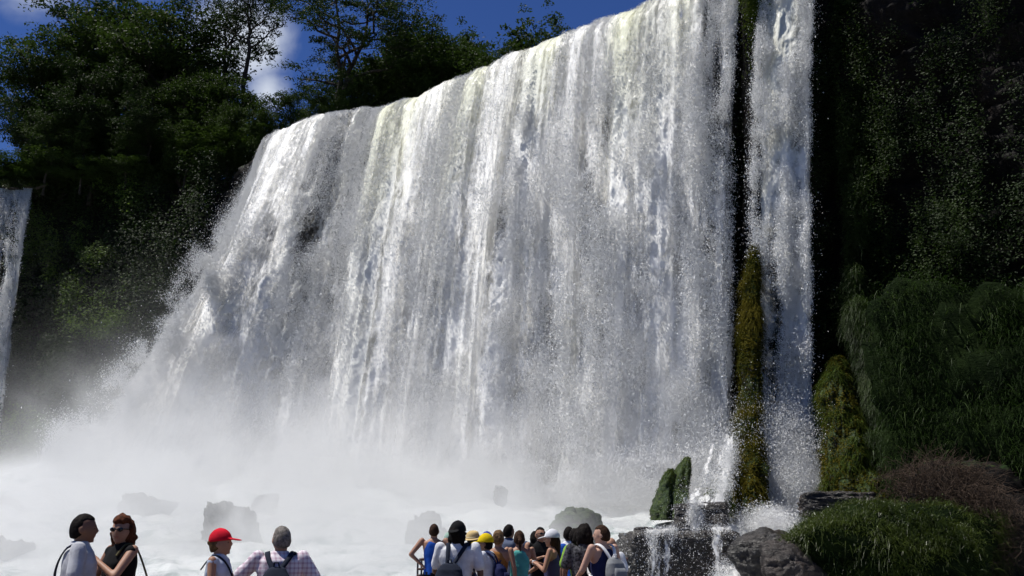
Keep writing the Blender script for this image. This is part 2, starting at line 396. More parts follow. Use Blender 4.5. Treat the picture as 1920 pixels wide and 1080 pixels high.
# narrow right fall
LIP2 = [(1445, -70), (1475, -80), (1510, -90), (1538, -98)]
FOOT2 = [(1424, 965), (1455, 965), (1498, 960), (1530, 955)]
T2 = [WZ(x, y, ZL + 1.0) for x, y in LIP2]; B2 = [W(x, y, t.y - 2.6) for (x, y), t in zip(FOOT2, T2)]
def thin_2(px, py): return 0.22 + 0.25 * gauss(px, py, 1490, 300, 20, 150) + 0.2 * gauss(px, py, 1480, 700, 25, 150) + 0.25 * gauss(px, py, 1500, 100, 14, 80) - 0.4 * sstep(760, 930, py)
fall2 = empty('waterfall'); tag(fall2, 'narrow strand of white water falling right of the mossy pillar', 'waterfall', kind='structure')
K2 = waterfall_layers(fall2, T2, B2, 160, 420, thin_2, ((-0.25, 0.0, 0.12, 51), (0.15, -0.12, 0.2, 57)), 15, 0.1, (0.5, 0.5))
fall_drops(fall, *K1, 1150000, 101, thin_main, .0185, .6, .03)
fall_drops(fall2, *K2, 190000, 111, lambda a, b: thin_2(a, b) * .6, .0175, .35, .05)

# ------------------------------------------------------------------ TERRAIN AND CLIFFS
def grid_obj(name, P, mat, parent=None, kind='structure', attrs=None):
    nu, nv = P.shape[:2]
    o = mesh_np(name, P.reshape(-1, 3), grid_faces(nu, nv), mat, parent, attrs=attrs)
    if kind: o['kind'] = kind
    return o
FOOTX = np.array([-60] + [b.x for b in B_MAIN] + [b.x for b in B2] + [30.]); FOOTY = np.array([60] + [b.y for b in B_MAIN] + [b.y for b in B2] + [40.]); FOOTZ = np.array([1.] + [b.z for b in B_MAIN] + [b.z for b in B2] + [3.])
_o = np.argsort(FOOTX); FOOTX, FOOTY, FOOTZ = FOOTX[_o], FOOTY[_o], FOOTZ[_o]
def river_z(x, y):
    fy = np.interp(x, FOOTX, FOOTY); fz = np.interp(x, FOOTX, FOOTZ)
    fz = np.minimum(fz, 4.6)
    a = -3.2 + 3.2 * sstep(17, 27, y) - 2.6 * sstep(1.6, 3.6, x) * (1 - sstep(34.5, 37.5, y)) * (1 - sstep(7.4, 9.5, x)) - .9 * sstep(8, 9.5, x) * (1 - sstep(33, 40, y))
    b = np.clip((y - 27) / (fy - 27), 0, 1.4)
    return a + (fz - 0.2) * b ** 1.1
def foam_mat():
    m = new_mat('foam_rapids'); t = m.node_tree; o = N(t, 'ShaderNodeOutputMaterial')
    ob = N(t, 'ShaderNodeTexCoord').outputs['Object']
    n = noise_node(t, mapping(t, ob, (1.2, 0.7, 1.2)), 1.0, 7, 0.62, 0.8); n2 = noise_node(t, ob, 0.25, 3)
    f = mrange(t, math_n(t, 'ADD', n, math_n(t, 'MULTIPLY', n2, 0.5)), 0.55, 0.78)
    col = mixc(t, f, (0.20, 0.26, 0.25), (0.58, 0.60, 0.60))
    p = N(t, 'ShaderNodeBsdfPrincipled'); t.links.new(col, p.inputs['Base Color']); p.inputs['Roughness'].default_value = 0.5
    bp = N(t, 'ShaderNodeBump'); bp.inputs['Strength'].default_value = 0.7; bp.inputs['Distance'].default_value = 0.2
    t.links.new(n, bp.inputs['Height']); t.links.new(bp.outputs[0], p.inputs['Normal']); t.links.new(p.outputs[0], o.inputs['Surface']); return m
M_FOAM = foam_mat()
xs = np.linspace(-70, 34, 420); ys = np.linspace(-6, 66, 300)
X, Y = np.meshgrid(xs, ys, indexing='ij')
Z = river_z(X, Y) + (fbm(X * .5, Y * .4, 3, 5, .6) * 0.5 + (1 - np.abs(fbm(X * .3, Y * .25, 8, 4)) * 2) * .35) * sstep(12, 30, Y)
grid_obj('river', np.stack([X, Y, Z], 2), M_FOAM)
# ground sheet out to the horizon, under everything
g = 1500.0
mesh_np('ground', [(-g, -g, -5.5), (g, -g, -5.5), (g, g, -5.5), (-g, g, -5.5)], [(0, 1, 2, 3)], rock_mat('far_ground', (0.02, 0.03, 0.012), (0.05, 0.06, 0.02)))['kind'] = 'structure'

def cliff_strip(name, path, z0, z1, mat, nu=260, nv=160, amp=1.2, seed=1, lean=0.0):
    """path: list of (x, y_top, x_foot, y_foot)"""
    u = np.linspace(0, 1, nu); v = np.linspace(0, 1, nv); C = curve_np(path, u)
    P = np.zeros((nu, nv, 3))
    P[:, :, 0] = C[:, 0][:, None] * (1 - v) + C[:, 2][:, None] * v
    P[:, :, 1] = C[:, 1][:, None] * (1 - v) + C[:, 3][:, None] * v
    P[:, :, 2] = z1 + (z0 - z1) * v[None, :]
    tang = np.gradient(C[:, :2], axis=0); tang /= np.linalg.norm(tang, axis=1)[:, None]; nrm = np.stack([tang[:, 1], -tang[:, 0]], 1)
    ds = np.r_[0, np.cumsum(np.linalg.norm(np.diff(C[:, :2], axis=0), axis=1))]
    s = ds[:, None] + 0 * v; z = P[:, :, 2]
    d = fbm(s * .18, z * .15, seed, 5, .55) * amp * 1.6 + (1 - np.abs(fbm(s * .5, z * .9, seed + 4, 4, .6)) * 2) * amp * .5
    led = (z * 0.45 + fbm(s * .1, z * .1, seed + 9, 2)) % 1.0
    d += (led - .5) * amp * .7 + lean * (1 - v)[None, :] ** 2
    d *= sstep(0.0, 0.03, v)[None, :] * .7 + .3
    for k in range(2): P[:, :, k] += nrm[:, k][:, None] * d
    return grid_obj(name, P, mat), P
mid = [(t.x + .5, t.y + 1.8, t.x - .6 * .5 + (b.x - t.x) * .25, t.y + 1.0 + (b.y - t.y) * .25) for t, b in zip(T_MAIN, B_MAIN)]
LEFTP = [(-95, 84, -95, 70), (-60, 82, -60, 68), (-46, 80, -47, 72), (-40, 80, -40, 73), (-33, 80, -34, 70), (-26, 77, -28, 66), (-21, 74, -23, 65)]
RIGHTP = [(10.5, 50.5, 8.5, 49.5), (13.2, 48.6, 11.2, 47.6), (15.6, 47.5, 13.4, 46), (17.5, 47, 16.0, 45), (20, 45.0, 18.5, 42.5), (22.5, 43, 20.6, 40), (25.5, 40, 22.4, 36), (28, 35, 24, 31), (31, 26, 28, 24)]
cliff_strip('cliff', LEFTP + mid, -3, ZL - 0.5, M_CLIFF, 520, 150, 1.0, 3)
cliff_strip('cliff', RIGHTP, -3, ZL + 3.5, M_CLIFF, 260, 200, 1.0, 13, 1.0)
# plateau behind the lip: river on top, forest floor to the left
top = [(p[0], p[1]) for p in LEFTP + mid + RIGHTP]
tp = np.array(top); far = np.stack([tp[:, 0] * 2.6, np.full(len(tp), 320.0)], 1)
P = np.zeros((len(tp), 12, 3)); w = np.linspace(0, 1, 12) ** 2
P[:, :, :2] = tp[:, None, :] + (far - tp)[:, None, :] * w[None, :, None]
P[:, :, 2] = ZL - 0.75
grid_obj('plateau', P, rock_mat('forest_floor', (0.012, 0.014, 0.008), (0.04, 0.035, 0.02), scale=.3))

# ------------------------------------------------------------------ MIST
def mist_mat(veil_only=False):
    m = new_mat('mist'); t = m.node_tree; o = N(t, 'ShaderNodeOutputMaterial')
    ob = N(t, 'ShaderNodeTexCoord').outputs['Object']
    sx = N(t, 'ShaderNodeSeparateXYZ'); t.links.new(ob, sx.inputs[0]); x, y, z = sx.outputs
    # height over the rapids
    yy = math_n(t, 'MAXIMUM', math_n(t, 'SUBTRACT', y, 28.0), 0.0)
    h = math_n(t, 'SUBTRACT', z, math_n(t, 'MULTIPLY', yy, 0.15))
    # taller plume towards the left half of the falls, low at the right
    px_ = math_n(t, 'DIVIDE', math_n(t, 'ADD', x, 14.0), 17.0)
    pl = math_n(t, 'EXPONENT', math_n(t, 'MULTIPLY', math_n(t, 'MULTIPLY', px_, px_), -1.0))
    n = noise_node(t, mapping(t, ob, (0.21, 0.21, 0.24)), 1.0, 5, 0.62, 0.9)
    big = noise_node(t, mapping(t, ob, (0.10, 0.10, 0.08), (3, 7, 1)), 1.0, 3, 0.55, 0.6)
    hs_ = math_n(t, 'MULTIPLY', math_n(t, 'MULTIPLY_ADD', pl, 2.0, 1.5), mrange(t, x, -26.0, -13.0, 0.3, 1.0))
    q = mrange(t, n, 0.41, 0.61)
    h = math_n(t, 'MULTIPLY_ADD', math_n(t, 'SUBTRACT', 0.5, big), 6.0, h)
    e = math_n(t, 'EXPONENT', math_n(t, 'MULTIPLY', math_n(t, 'POWER', math_n(t, 'DIVIDE', math_n(t, 'MAXIMUM', h, 0.0), hs_), 1.7), -1.0))
    dn = math_n(t, 'MULTIPLY', e, math_n(t, 'MULTIPLY_ADD', q, 0.42, 0.015))
    # veil of fine spray hanging just in front of the curtain
    sd1 = math_n(t, 'SUBTRACT', 44.3, math_n(t, 'ADD', math_n(t, 'MULTIPLY', x, .59), math_n(t, 'MULTIPLY', y, .80)))
    drop_ = mrange(t, z, 28.0, 3.0, 0.0, 1.0, False)
    sd2 = math_n(t, 'SUBTRACT', sd1, math_n(t, 'MULTIPLY_ADD', drop_, 3.6, 1.6))
    g2 = math_n(t, 'EXPONENT', math_n(t, 'MULTIPLY', math_n(t, 'POWER', math_n(t, 'ABSOLUTE', math_n(t, 'DIVIDE', sd2, 1.9)), 2.0), -1.0))
    puf = noise_node(t, mapping(t, ob, (0.42, 0.42, 0.20), (1, 5, 2)), 1.0, 4, 0.62, 0.8)
    veil = math_n(t, 'MULTIPLY', math_n(t, 'MULTIPLY', g2, mrange(t, puf, .44, .66)), math_n(t, 'MULTIPLY', mrange(t, z, 23.0, 9.0, 0.0, 0.30), mrange(t, x, -19.0, -13.0, 0.0, 1.0)))
    veil = math_n(t, 'MULTIPLY', veil, mrange(t, x, 6.5, 9.0, 1.0, 0.0))
    if veil_only:
        v = N(t, 'ShaderNodeVolumePrincipled'); v.inputs['Color'].default_value = (0.86, 0.862, 0.865, 1); v.inputs['Anisotropy'].default_value = 0.25
        t.links.new(veil, v.inputs['Density']); t.links.new(v.outputs[0], o.inputs['Volume']); return m
    right = math_n(t, 'MAXIMUM', mrange(t, x, 0.3, 3.0, 1.0, 0.0), math_n(t, 'MULTIPLY', mrange(t, y, 38.0, 41.0, 0.0, 0.95), mrange(t, x, 6.5, 9.5, 1.0, 0.25)))
    near = mrange(t, y, 23.0, 38.0, 0.30, 1.0)
    left = mrange(t, x, -38.0, -23.0, 0.0, 1.0)
    dn = math_n(t, 'MULTIPLY', math_n(t, 'MULTIPLY', dn, right), math_n(t, 'MULTIPLY', near, left))
    dn = math_n(t, 'ADD', dn, veil)
    for cx, cy_, cz, rr, am in ((11.1, 42.6, 3.0, 2.7, 5.0), (-27.0, 62.0, 5.0, 9.0, .03), (-16.6, 56.0, 11.5, 3.6, .22), (-19.5, 53.5, 7.5, 4.6, .25)):
        dv = N(t, 'ShaderNodeVectorMath', operation='DISTANCE'); t.links.new(ob, dv.inputs[0]); dv.inputs[1].default_value = (cx, cy_, cz)
        b_ = math_n(t, 'MULTIPLY', mrange(t, dv.outputs['Value'], rr * .2, rr, am, 0.0), math_n(t, 'MULTIPLY_ADD', q, .65, .35))
        dn = math_n(t, 'ADD', dn, b_)
    v = N(t, 'ShaderNodeVolumePrincipled'); v.inputs['Color'].default_value = (0.86, 0.862, 0.865, 1); v.inputs['Anisotropy'].default_value = 0.25
    t.links.new(dn, v.inputs['Density']); t.links.new(v.outputs[0], o.inputs['Volume']); return m
def box_mesh(name, a, b, mat, parent=None):
    (x0, y0, z0), (x1, y1, z1) = a, b
    V = [(x0, y0, z0), (x1, y0, z0), (x1, y1, z0), (x0, y1, z0), (x0, y0, z1), (x1, y0, z1), (x1, y1, z1), (x0, y1, z1)]
    return mesh_np(name, V, [(0, 3, 2, 1), (4, 5, 6, 7), (0, 1, 5, 4), (1, 2, 6, 5), (2, 3, 7, 6), (3, 0, 4, 7)], mat, parent, smooth=False)
mist = box_mesh('mist', (-50, 22.2, -2.5), (19, 64, 12.5), mist_mat()); mist['kind'] = 'stuff'
tag(mist, 'white spray cloud drifting at the foot of the waterfall')
fp = [(-20.5, 67.0), (-23.5, 61.5), (6.0, 39.8), (10.0, 40.5), (10.5, 43.5)]
vl = mesh_np('mist_veil', [(x, y, 12.505) for x, y in fp] + [(x, y, 22.8) for x, y in fp], [(0, 1, 6, 5), (1, 2, 7, 6), (2, 3, 8, 7), (3, 4, 9, 8), (4, 0, 5, 9)], None, smooth=False)
bm_ = bmesh.new(); bm_.from_mesh(vl.data); bmesh.ops.holes_fill(bm_, edges=bm_.edges[:]); bmesh.ops.recalc_face_normals(bm_, faces=bm_.faces[:]); bm_.to_mesh(vl.data); bm_.free()
vl.data.materials.append(mist_mat(True)); vl['kind'] = 'stuff'; tag(vl, 'thin veil of spray hanging before the upper curtain')

# ------------------------------------------------------------------ VEGETATION BUILDERS
M_LEAF_D = leaf_mat('leaf_dark', (0.007, 0.016, 0.004), (0.022, 0.040, 0.008), 0.25)
M_LEAF_M = leaf_mat('leaf_green', (0.009, 0.021, 0.004), (0.032, 0.054, 0.010), 0.30)
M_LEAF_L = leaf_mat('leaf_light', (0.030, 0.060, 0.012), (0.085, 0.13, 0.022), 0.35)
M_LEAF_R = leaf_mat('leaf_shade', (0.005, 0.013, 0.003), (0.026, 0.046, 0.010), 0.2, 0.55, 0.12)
M_GRASS = leaf_mat('grass_blades', (0.010, 0.024, 0.005), (0.040, 0.065, 0.013), 0.2, 0.5, 0.12)
M_GRASSD = leaf_mat('shade_grass', (0.005, 0.015, 0.002), (0.022, 0.044, 0.006), 0.25, 0.6, 0.08)  # darker copy of the grass colour; the slope's shade is put into it
M_GRASSL = leaf_mat('sunny_grass', (0.013, 0.026, 0.004), (0.062, 0.085, 0.013), 0.25, 0.4, 0.3)  # lighter copy of the grass colour; sunlight is put into it
M_MOSSY = leaf_mat('yellow_moss', (0.014, 0.028, 0.004), (0.125, 0.100, 0.012), 0.2, 0.8, 0.05)
M_MOSSG = leaf_mat('green_moss', (0.026, 0.050, 0.009), (0.085, 0.110, 0.018), 0.2, 0.8, 0.05)
M_BARK = simple('bark', (0.035, 0.028, 0.022), 0.9, 0.5, 3.0, 0.5)
M_BARKP = simple('pale_bark', (0.10, 0.085, 0.07), 0.9, 0.5, 3.0, 0.5)

def unit(a): return a / np.maximum(np.linalg.norm(a, axis=1), 1e-9)[:, None]
def leaf_arrays(C, size, rng, up=0.5, aspect=2.0, nrm=None):
    """one diamond shaped leaf per centre"""
    n = len(C)
    nn = rng.normal(size=(n, 3)); nn[:, 2] = np.abs(nn[:, 2]) + up
    if nrm is not None: nn += nrm
    nn = unit(nn); a = unit(np.cross(nn, rng.normal(size=(n, 3)))); b = np.cross(nn, a)
    sz = (rng.uniform(0.6, 1.3, n) * size)[:, None]
    V = np.stack([C - a * sz, C + b * sz / aspect - a * sz * .1, C + a * sz - nn * sz * .15, C - b * sz / aspect - a * sz * .1], 1).reshape(-1, 3)
    return V, np.arange(n * 4).reshape(n, 4), np.repeat(rng.rand(n), 4)
def leaf_mesh(name, C, size, mat, parent, rng, up=0.5, aspect=2.0, clump=None, nrm=None):
    V, Fq, r = leaf_arrays(C, size, rng, up, aspect, nrm)
    if clump is not None: r = np.clip(r * 0.45 + np.repeat(clump, 4) * 0.55, 0, 1)
    return mesh_np(name, V, Fq, mat, parent, smooth=False, attrs={'rnd': r})
def tube_arrays(pts, rad, k=7):
    P = np.asarray(pts, float); n = len(P); T = np.gradient(P, axis=0); T = unit(T)
    ref = np.array([0.31, 0.9, 0.1]) if abs(T[0][2]) > .8 else np.array([0, 0, 1.])
    A = unit(np.cross(T, ref[None, :] + 0 * T)); Bv = np.cross(T, A)
    an = np.arange(k) / k * 2 * np.pi
    V = P[:, None, :] + (A[:, None, :] * np.cos(an)[None, :, None] + Bv[:, None, :] * np.sin(an)[None, :, None]) * np.asarray(rad)[:, None, None]
    i = np.arange(n - 1)[:, None] * k; j = np.arange(k)[None, :]
    Fq = np.stack([i + j, i + (j + 1) % k, i + k + (j + 1) % k, i + k + j], -1).reshape(-1, 4)
    return V.reshape(-1, 3), Fq
class Acc:
    def __init__(s): s.V = []; s.F = []; s.n = 0
    def add(s, V, Fq): s.V.append(np.asarray(V)); s.F.append(np.asarray(Fq) + s.n); s.n += len(V)
    def tube(s, pts, rad, k=7): s.add(*tube_arrays(pts, rad, k))
    def build(s, name, mat, parent=None, smooth=True): return mesh_np(name, np.concatenate(s.V), np.concatenate(s.F), mat, parent, smooth)
def wob(a, b, n, rng, amt):
    t = np.linspace(0, 1, n)[:, None]; a = np.asarray(a, float); b = np.asarray(b, float); L = np.linalg.norm(b - a)
    p = a * (1 - t) + b * t; o = np.cumsum(rng.normal(size=(n, 3)), 0) * amt * L / n
    o -= o[0] * (1 - t) + o[-1] * t
    return p + o

def make_tree(name, h, cr, seed, base=0.45, nb=14, leaves=9000, lsize=0.16, trunk_r=0.28, flat=0.45, forks=1, mat=None, bark=None, puff=1.3, sub=5, lean=(0, 0), spread=1.0, top=1.0):
    """tapered trunk, limbs, and a crown of leaf puffs at the limb ends"""
    rng = np.random.RandomState(seed); root = empty(name); A = Acc(); puffs = []
    tips = []
    for f in range(forks):
        fa = rng.uniform(0, 6.28) + f * 6.28 / forks; fr = 0 if forks == 1 else cr * 0.35
        tip = np.array([lean[0] + math.cos(fa) * fr, lean[1] + math.sin(fa) * fr, h * rng.uniform(.88, 1.0) * top])
        split = np.array([lean[0] * .3, lean[1] * .3, h * base * .8])
        t1 = wob((0, 0, -1.0), split, 6, rng, .12); t2 = wob(split, tip, 9, rng, .25)
        if f == 0: A.tube(t1, np.linspace(trunk_r, trunk_r * .75, 6), 9)
        A.tube(t2, np.linspace(trunk_r * (.75 if forks == 1 else .55), trunk_r * .12, 9), 8)
        tips.append(t2)
        puffs.append(tip)
    for i in range(nb):
        t2 = tips[i % forks]; k = rng.uniform(.08, .95); idx = k * 8; i0 = int(idx); st = t2[i0] + (t2[min(i0 + 1, 8)] - t2[i0]) * (idx - i0)
        an = i * 2.4 + rng.uniform(-.4, .4); ln = cr * spread * (1 - .55 * k ** 1.5) * rng.uniform(.65, 1.05)
        rise = h * rng.uniform(.05, .16)
        en = st + np.array([math.cos(an) * ln, math.sin(an) * ln, rise])
        br = wob(st, en, 7, rng, .35); r0 = trunk_r * (.42 - .25 * k)
        A.tube(br, np.linspace(r0, r0 * .2, 7), 6)
        for q in range(sub):
            w_ = rng.uniform(.35, 1.0); j = min(int(w_ * 6), 5); s0 = br[j]
            e0 = s0 + np.array([rng.normal() * .22 * cr, rng.normal() * .22 * cr, rng.uniform(0, .09) * h])
            A.tube(wob(s0, e0, 4, rng, .3), np.linspace(r0 * .3, .012, 4), 4)
            puffs.append(e0)
        puffs.append(en)
    A.build('trunk', bark or M_BARK, root)
    puffs = np.array(puffs); n = leaves; w_ = rng.uniform(.5, 1.5, len(puffs)); ix = rng.choice(len(puffs), n, p=w_ / w_.sum())
    ps = rng.uniform(.6, 1.25, len(puffs)) * puff
    D = unit(rng.normal(size=(n, 3))) * (rng.rand(n) ** .45)[:, None]; D[:, 2] *= flat
    # ragged outline: a second set of small clots round each puff
    clot = rng.normal(size=(len(puffs), 9, 3)) * .55; clot[:, :, 2] *= flat
    D = D * .5 + clot[ix, rng.randint(0, 9, n)]
    C = puffs[ix] + D * ps[ix][:, None]
    leaf_mesh('crown', C, lsize, mat or M_LEAF_D, root, rng, 0.6, clump=rng.rand(len(puffs))[ix])
    return root
def copy_tree(o, parent=None):
    c = o.copy(); COL.objects.link(c); c.parent = parent
    for ch in o.children:
        copy_tree(ch, c)
    return c
def put(o, loc, rz=0, sc=1.0):
    o.location = loc; o.rotation_euler = (0, 0, rz); o.scale = (sc, sc, sc) if isinstance(sc, (int, float)) else sc; return o

GF = 'trees standing in the forest above the falls'
PZ = ZL - 0.9
def base_at(px, Y): v = W(px, 540, Y); return (v.x, Y, PZ)
def top_h(py, Y): return W(960, py, Y).z - PZ
# (px, top py, Y, half width px, kind, label)
protoA = make_tree('broadleaf_tree', 14, 4.4, 21, .38, 20, 34000, .105, .3, .45, 1, M_LEAF_M, puff=1.35, sub=6)
protoB = make_tree('broadleaf_tree', 14, 4.2, 22, .30, 20, 30000, .10, .26, .6, 2, M_LEAF_D, puff=1.3)
protoC = make_tree('broadleaf_tree', 9, 3.2, 23, .2, 16, 22000, .095, .18, .7, 1, M_LEAF_M, puff=1.0)
protoD = make_tree('umbrella_tree', 16, 5.0, 24, .62, 12, 16000, .10, .24, .28, 1, M_LEAF_D, puff=1.2)
PH = {'A': (protoA, 15.3), 'B': (protoB, 15.0), 'C': (protoC, 10.0), 'D': (protoD, 17.0)}
used = set()
FOREST = [
 (85, 18, 84, 'A', 'broad crowned tree at the far left edge above the small waterfall'),
 (20, 95, 80, 'B', 'dark tree cut by the left edge of the forest'),
 (205, -45, 88, 'A', 'tall dense tree second from the left of the forest'),
 (285, -30, 83, 'A', 'tall dense tree whose crown fills the top left above the dark wall'),
 (345, 95, 79, 'A', 'rounded tree standing below the cloud left of the bare trunk'),
 (440, 165, 77, 'C', 'small pale tree at the forest edge beneath the white cloud'),
 (525, 172, 74, 'C', 'small bright green tree just left of the forked tree'),
 (150, 120, 78, 'B', 'middle height dark tree in front of the tall left crowns'),
 (260, 150, 77, 'B', 'middle height dark tree on the edge of the dark wall'),
 (60, 215, 76, 'C', 'low leafy tree right above the small distant waterfall'),
 (130, 235, 76, 'C', 'low leafy tree over the black hollow at the left'),
 (215, 245, 75.5, 'C', 'low leafy tree leaning over the top of the dark wall'),
 (330, 215, 75.5, 'C', 'low dark tree over the middle of the dark wall'),
 (410, 200, 74, 'C', 'low dark tree left of where the white curtain begins'),
 (470, 205, 73, 'C', 'low tree closest to the left end of the white curtain'),
 (742, 15, 80, 'A', 'dense tree right behind the forked tree'),
 (800, -8, 76, 'A', 'dense broad crowned tree in the middle of the skyline clump'),
 (868, 50, 76, 'A', 'dense tree at the right side of the skyline clump'),
 (905, 95, 72, 'C', 'low dense tree tapering down the right side of the skyline clump'),
 (745, 105, 72, 'C', 'low dark tree under the dense skyline clump'),
 (820, 105, 72, 'C', 'low dark tree right behind the white lip of the falls'),
 (655, 140, 72, 'C', 'low dark tree at the foot of the forked tree'),
 (590, 175, 71, 'C', 'low tree between the forked tree and the white lip'),
 (975, 66, 84, 'C', 'small distant tree farthest along the skyline, left one of the last pair'),
 (1035, 76, 80, 'C', 'small distant tree half hidden where the lip meets the sky'),
]
rng0 = np.random.RandomState(5)
for (px, ty, Y, k, lab) in FOREST:
    pr, ph = PH[k]; o = pr if k not in used else copy_tree(pr); used.add(k)
    sc = top_h(ty, Y) / ph
    put(o, base_at(px, Y), rng0.uniform(0, 6.28), (sc * rng0.uniform(.95, 1.15), sc * rng0.uniform(.95, 1.1), sc))
    tag(o, lab, 'tree', GF)
# forked tree, seen against the sky
h = top_h(-25, 73)
ft = make_tree('forked_tree', h, 6.6, 77, .42, 15, 22000, .095, .42, .26, 2, M_LEAF_D, puff=1.05, sub=5)
put(ft, base_at(622, 73), 0.6); tag(ft, 'tall open crowned tree with a forked trunk standing against the blue sky', 'tree', GF)
h = top_h(-40, 80)
tt = make_tree('tall_tree', h, 4.6, 91, .80, 11, 9000, .10, .24, .3, 1, M_LEAF_D, puff=1.1, sub=5)
put(tt, base_at(436, 80), 2.0); tag(tt, 'thin straight tree rising bare in front of the white cloud', 'tree', GF)
h = top_h(-35, 82)
tt = make_tree('tall_tree', h, 4.0, 95, .74, 11, 9000, .10, .24, .3, 2, M_LEAF_D, puff=1.1, sub=5)
put(tt, base_at(392, 82), 1.0); tag(tt, 'thin forked tree just left of the straight bare trunk', 'tree', GF)
if 'D' not in used:
    put(protoD, base_at(170, 90), .3, top_h(-60, 90) / 17.0); tag(protoD, 'flat topped tree rising behind the left forest crowns', 'tree', GF)
# trees added over the right cliff to shade it; only corner leaves in view
for k_, (x, y, sc, rz, lab) in enumerate(((27, 44, 1.15, 0, 'leaning tree on the right cliff top whose leaves hang into the corner'), (18.5, 49, 1.35, 2, 'unseen tree added above the narrow strand of water to shade the cliff'),
                         (32, 36, 1.1, 4, 'unseen tree added for shade on the right cliff top nearest the viewer'), (20.5, 52, 1.0, 1, 'unseen tree added for shade behind the head of the narrow strand of water'))):
    o = copy_tree(protoA); put(o, (x, y, ZL + 3), rz, (sc * 1.5, sc * 1.5, sc)); tag(o, lab, 'tree', 'trees on top of the right cliff')
    
# ---- foliage that covers the cliffs
def cover(name, label, n, fn, size, mat, seed, up=.5, aspect=2.0, parent=None, kind='stuff'):
    rng = np.random.RandomState(seed); C, cl, nr = fn(rng, n)
    o = leaf_mesh(name, C, size, mat, parent, rng, up, aspect, clump=cl, nrm=nr)
    if kind: tag(o, label, kind=kind)
    return o
def on_path(path, z0, z1, dens, outw=(0.0, 1.2), nrmw=0.8):
    def fn(rng, n):
        m = n * 5; u = rng.rand(m); v = rng.rand(m); C = curve_np(path, u)
        x = C[:, 0] * (1 - v) + C[:, 2] * v; y = C[:, 1] * (1 - v) + C[:, 3] * v; z = z1 + (z0 - z1) * v
        C2 = curve_np(path, np.clip(u + .01, 0, 1)); tg = C2[:, :2] - C[:, :2] + 1e-6; tg /= np.linalg.norm(tg, axis=1)[:, None]; nr = np.stack([tg[:, 1], -tg[:, 0], 0 * u], 1)
        px, py = proj(np.stack([x, y, z], 1)); d = dens(u, z, x, y)
        keep = rng.rand(m) < d; idx = np.where(keep)[0][:n]
        P = np.stack([x, y, z], 1)[idx]; nr = nr[idx]; s_ = (u[idx] * 60)
        off = (rng.uniform(outw[0], outw[1], len(idx)) + .9 * (1 + fbm(s_ * .5, z[idx] * .5, 44, 3)))[:, None]
        P = P + nr * off + rng.normal(size=P.shape) * .15
        cl = np.clip(.5 + fbm(s_ * .9, z[idx] * .9, 17, 3) * 1.2, 0, 1)
        return P, cl, nr * nrmw
    return fn
dl = lambda u, z, x, y: sstep(.34, .55, .5 + .5 * fbm(u * 25, z * .35, 61, 4, .6)) * (0.45 + .55 * sstep(30, 12, z) + .5 * sstep(26, 30, z))
UL = ['at the left edge above the small waterfall', 'second from the left edge on the cliff rim', 'third from the left edge on the cliff rim', 'on the rim over the black hollow', 'on the rim over the middle of the dark wall', 'on the rim nearing the white curtain', 'last on the rim before the white curtain',
      'set back behind the left crowns', 'set back at the left edge', 'set back under the tall dense crowns', 'set back left of the bare trunks', 'far back where blue sky shows through', 'far back at the left edge', 'far back below the top left crown', 'below the bare straight trunk',
      'below the small bright green tree', 'left of the forked trunk', 'right of the forked trunk', 'under the skyline clump', 'under the middle of the skyline clump', 'under the right end of the skyline clump']
for i_, (px, py, Y, sc) in enumerate([(x_ + rng0.uniform(-12, 12), y_ + rng0.uniform(-20, 20), Y_, rng0.uniform(.8, 1.2)) for x_, y_, Y_ in
        [(20, 300, 79), (95, 290, 79), (165, 285, 78.5), (240, 270, 78), (310, 270, 77.5), (380, 265, 76), (440, 255, 75), (130, 190, 90), (30, 210, 90), (230, 200, 92), (330, 180, 92), (180, 230, 96), (80, 250, 96), (290, 235, 96), (400, 225, 90), (500, 240, 84), (560, 215, 84), (640, 195, 80), (700, 180, 80), (780, 150, 80), (870, 120, 80)]]):
    o = copy_tree(protoC); put(o, base_at(px, Y), rng0.uniform(0, 6.28), (sc * 1.3, sc * 1.2, top_h(py, Y) / 10.0)); o.name = 'understory_tree'
    tag(o, 'low dark tree ' + UL[i_], 'tree', 'low trees in the shade of the forest')
cover('slope_foliage', 'dark leafy growth covering the shaded wall left of the falls', 170000, on_path(LEFTP, 1, ZL + .5, dl, (0, 2.2)), .105, M_LEAF_D, 9)
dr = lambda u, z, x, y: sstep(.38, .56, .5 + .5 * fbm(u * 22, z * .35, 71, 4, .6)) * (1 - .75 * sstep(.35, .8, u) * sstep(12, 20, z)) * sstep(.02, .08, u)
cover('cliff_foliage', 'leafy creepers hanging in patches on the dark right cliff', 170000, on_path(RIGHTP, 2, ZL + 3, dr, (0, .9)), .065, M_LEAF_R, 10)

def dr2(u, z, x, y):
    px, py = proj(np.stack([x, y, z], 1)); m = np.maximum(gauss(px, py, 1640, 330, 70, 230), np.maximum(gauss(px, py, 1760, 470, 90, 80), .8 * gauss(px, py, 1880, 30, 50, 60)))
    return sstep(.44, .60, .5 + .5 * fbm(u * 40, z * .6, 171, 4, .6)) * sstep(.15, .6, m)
cover('creeper_leaves', 'leafy creepers, leaf colour brightened as if lit, tumbling down beside the narrow fall', 90000, on_path(RIGHTP, 6, ZL + 3, dr2, (.6, 1.8)), .055, M_LEAF_M, 12)  # brighter leaf colour stands in for light on these patches
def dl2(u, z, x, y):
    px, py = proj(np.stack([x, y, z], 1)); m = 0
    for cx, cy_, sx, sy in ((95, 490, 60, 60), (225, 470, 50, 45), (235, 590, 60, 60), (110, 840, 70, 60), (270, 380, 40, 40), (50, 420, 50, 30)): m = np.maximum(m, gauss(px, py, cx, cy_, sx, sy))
    return sstep(.42, .58, .5 + .5 * fbm(u * 30, z * .5, 271, 4, .6)) * sstep(.15, .6, m)
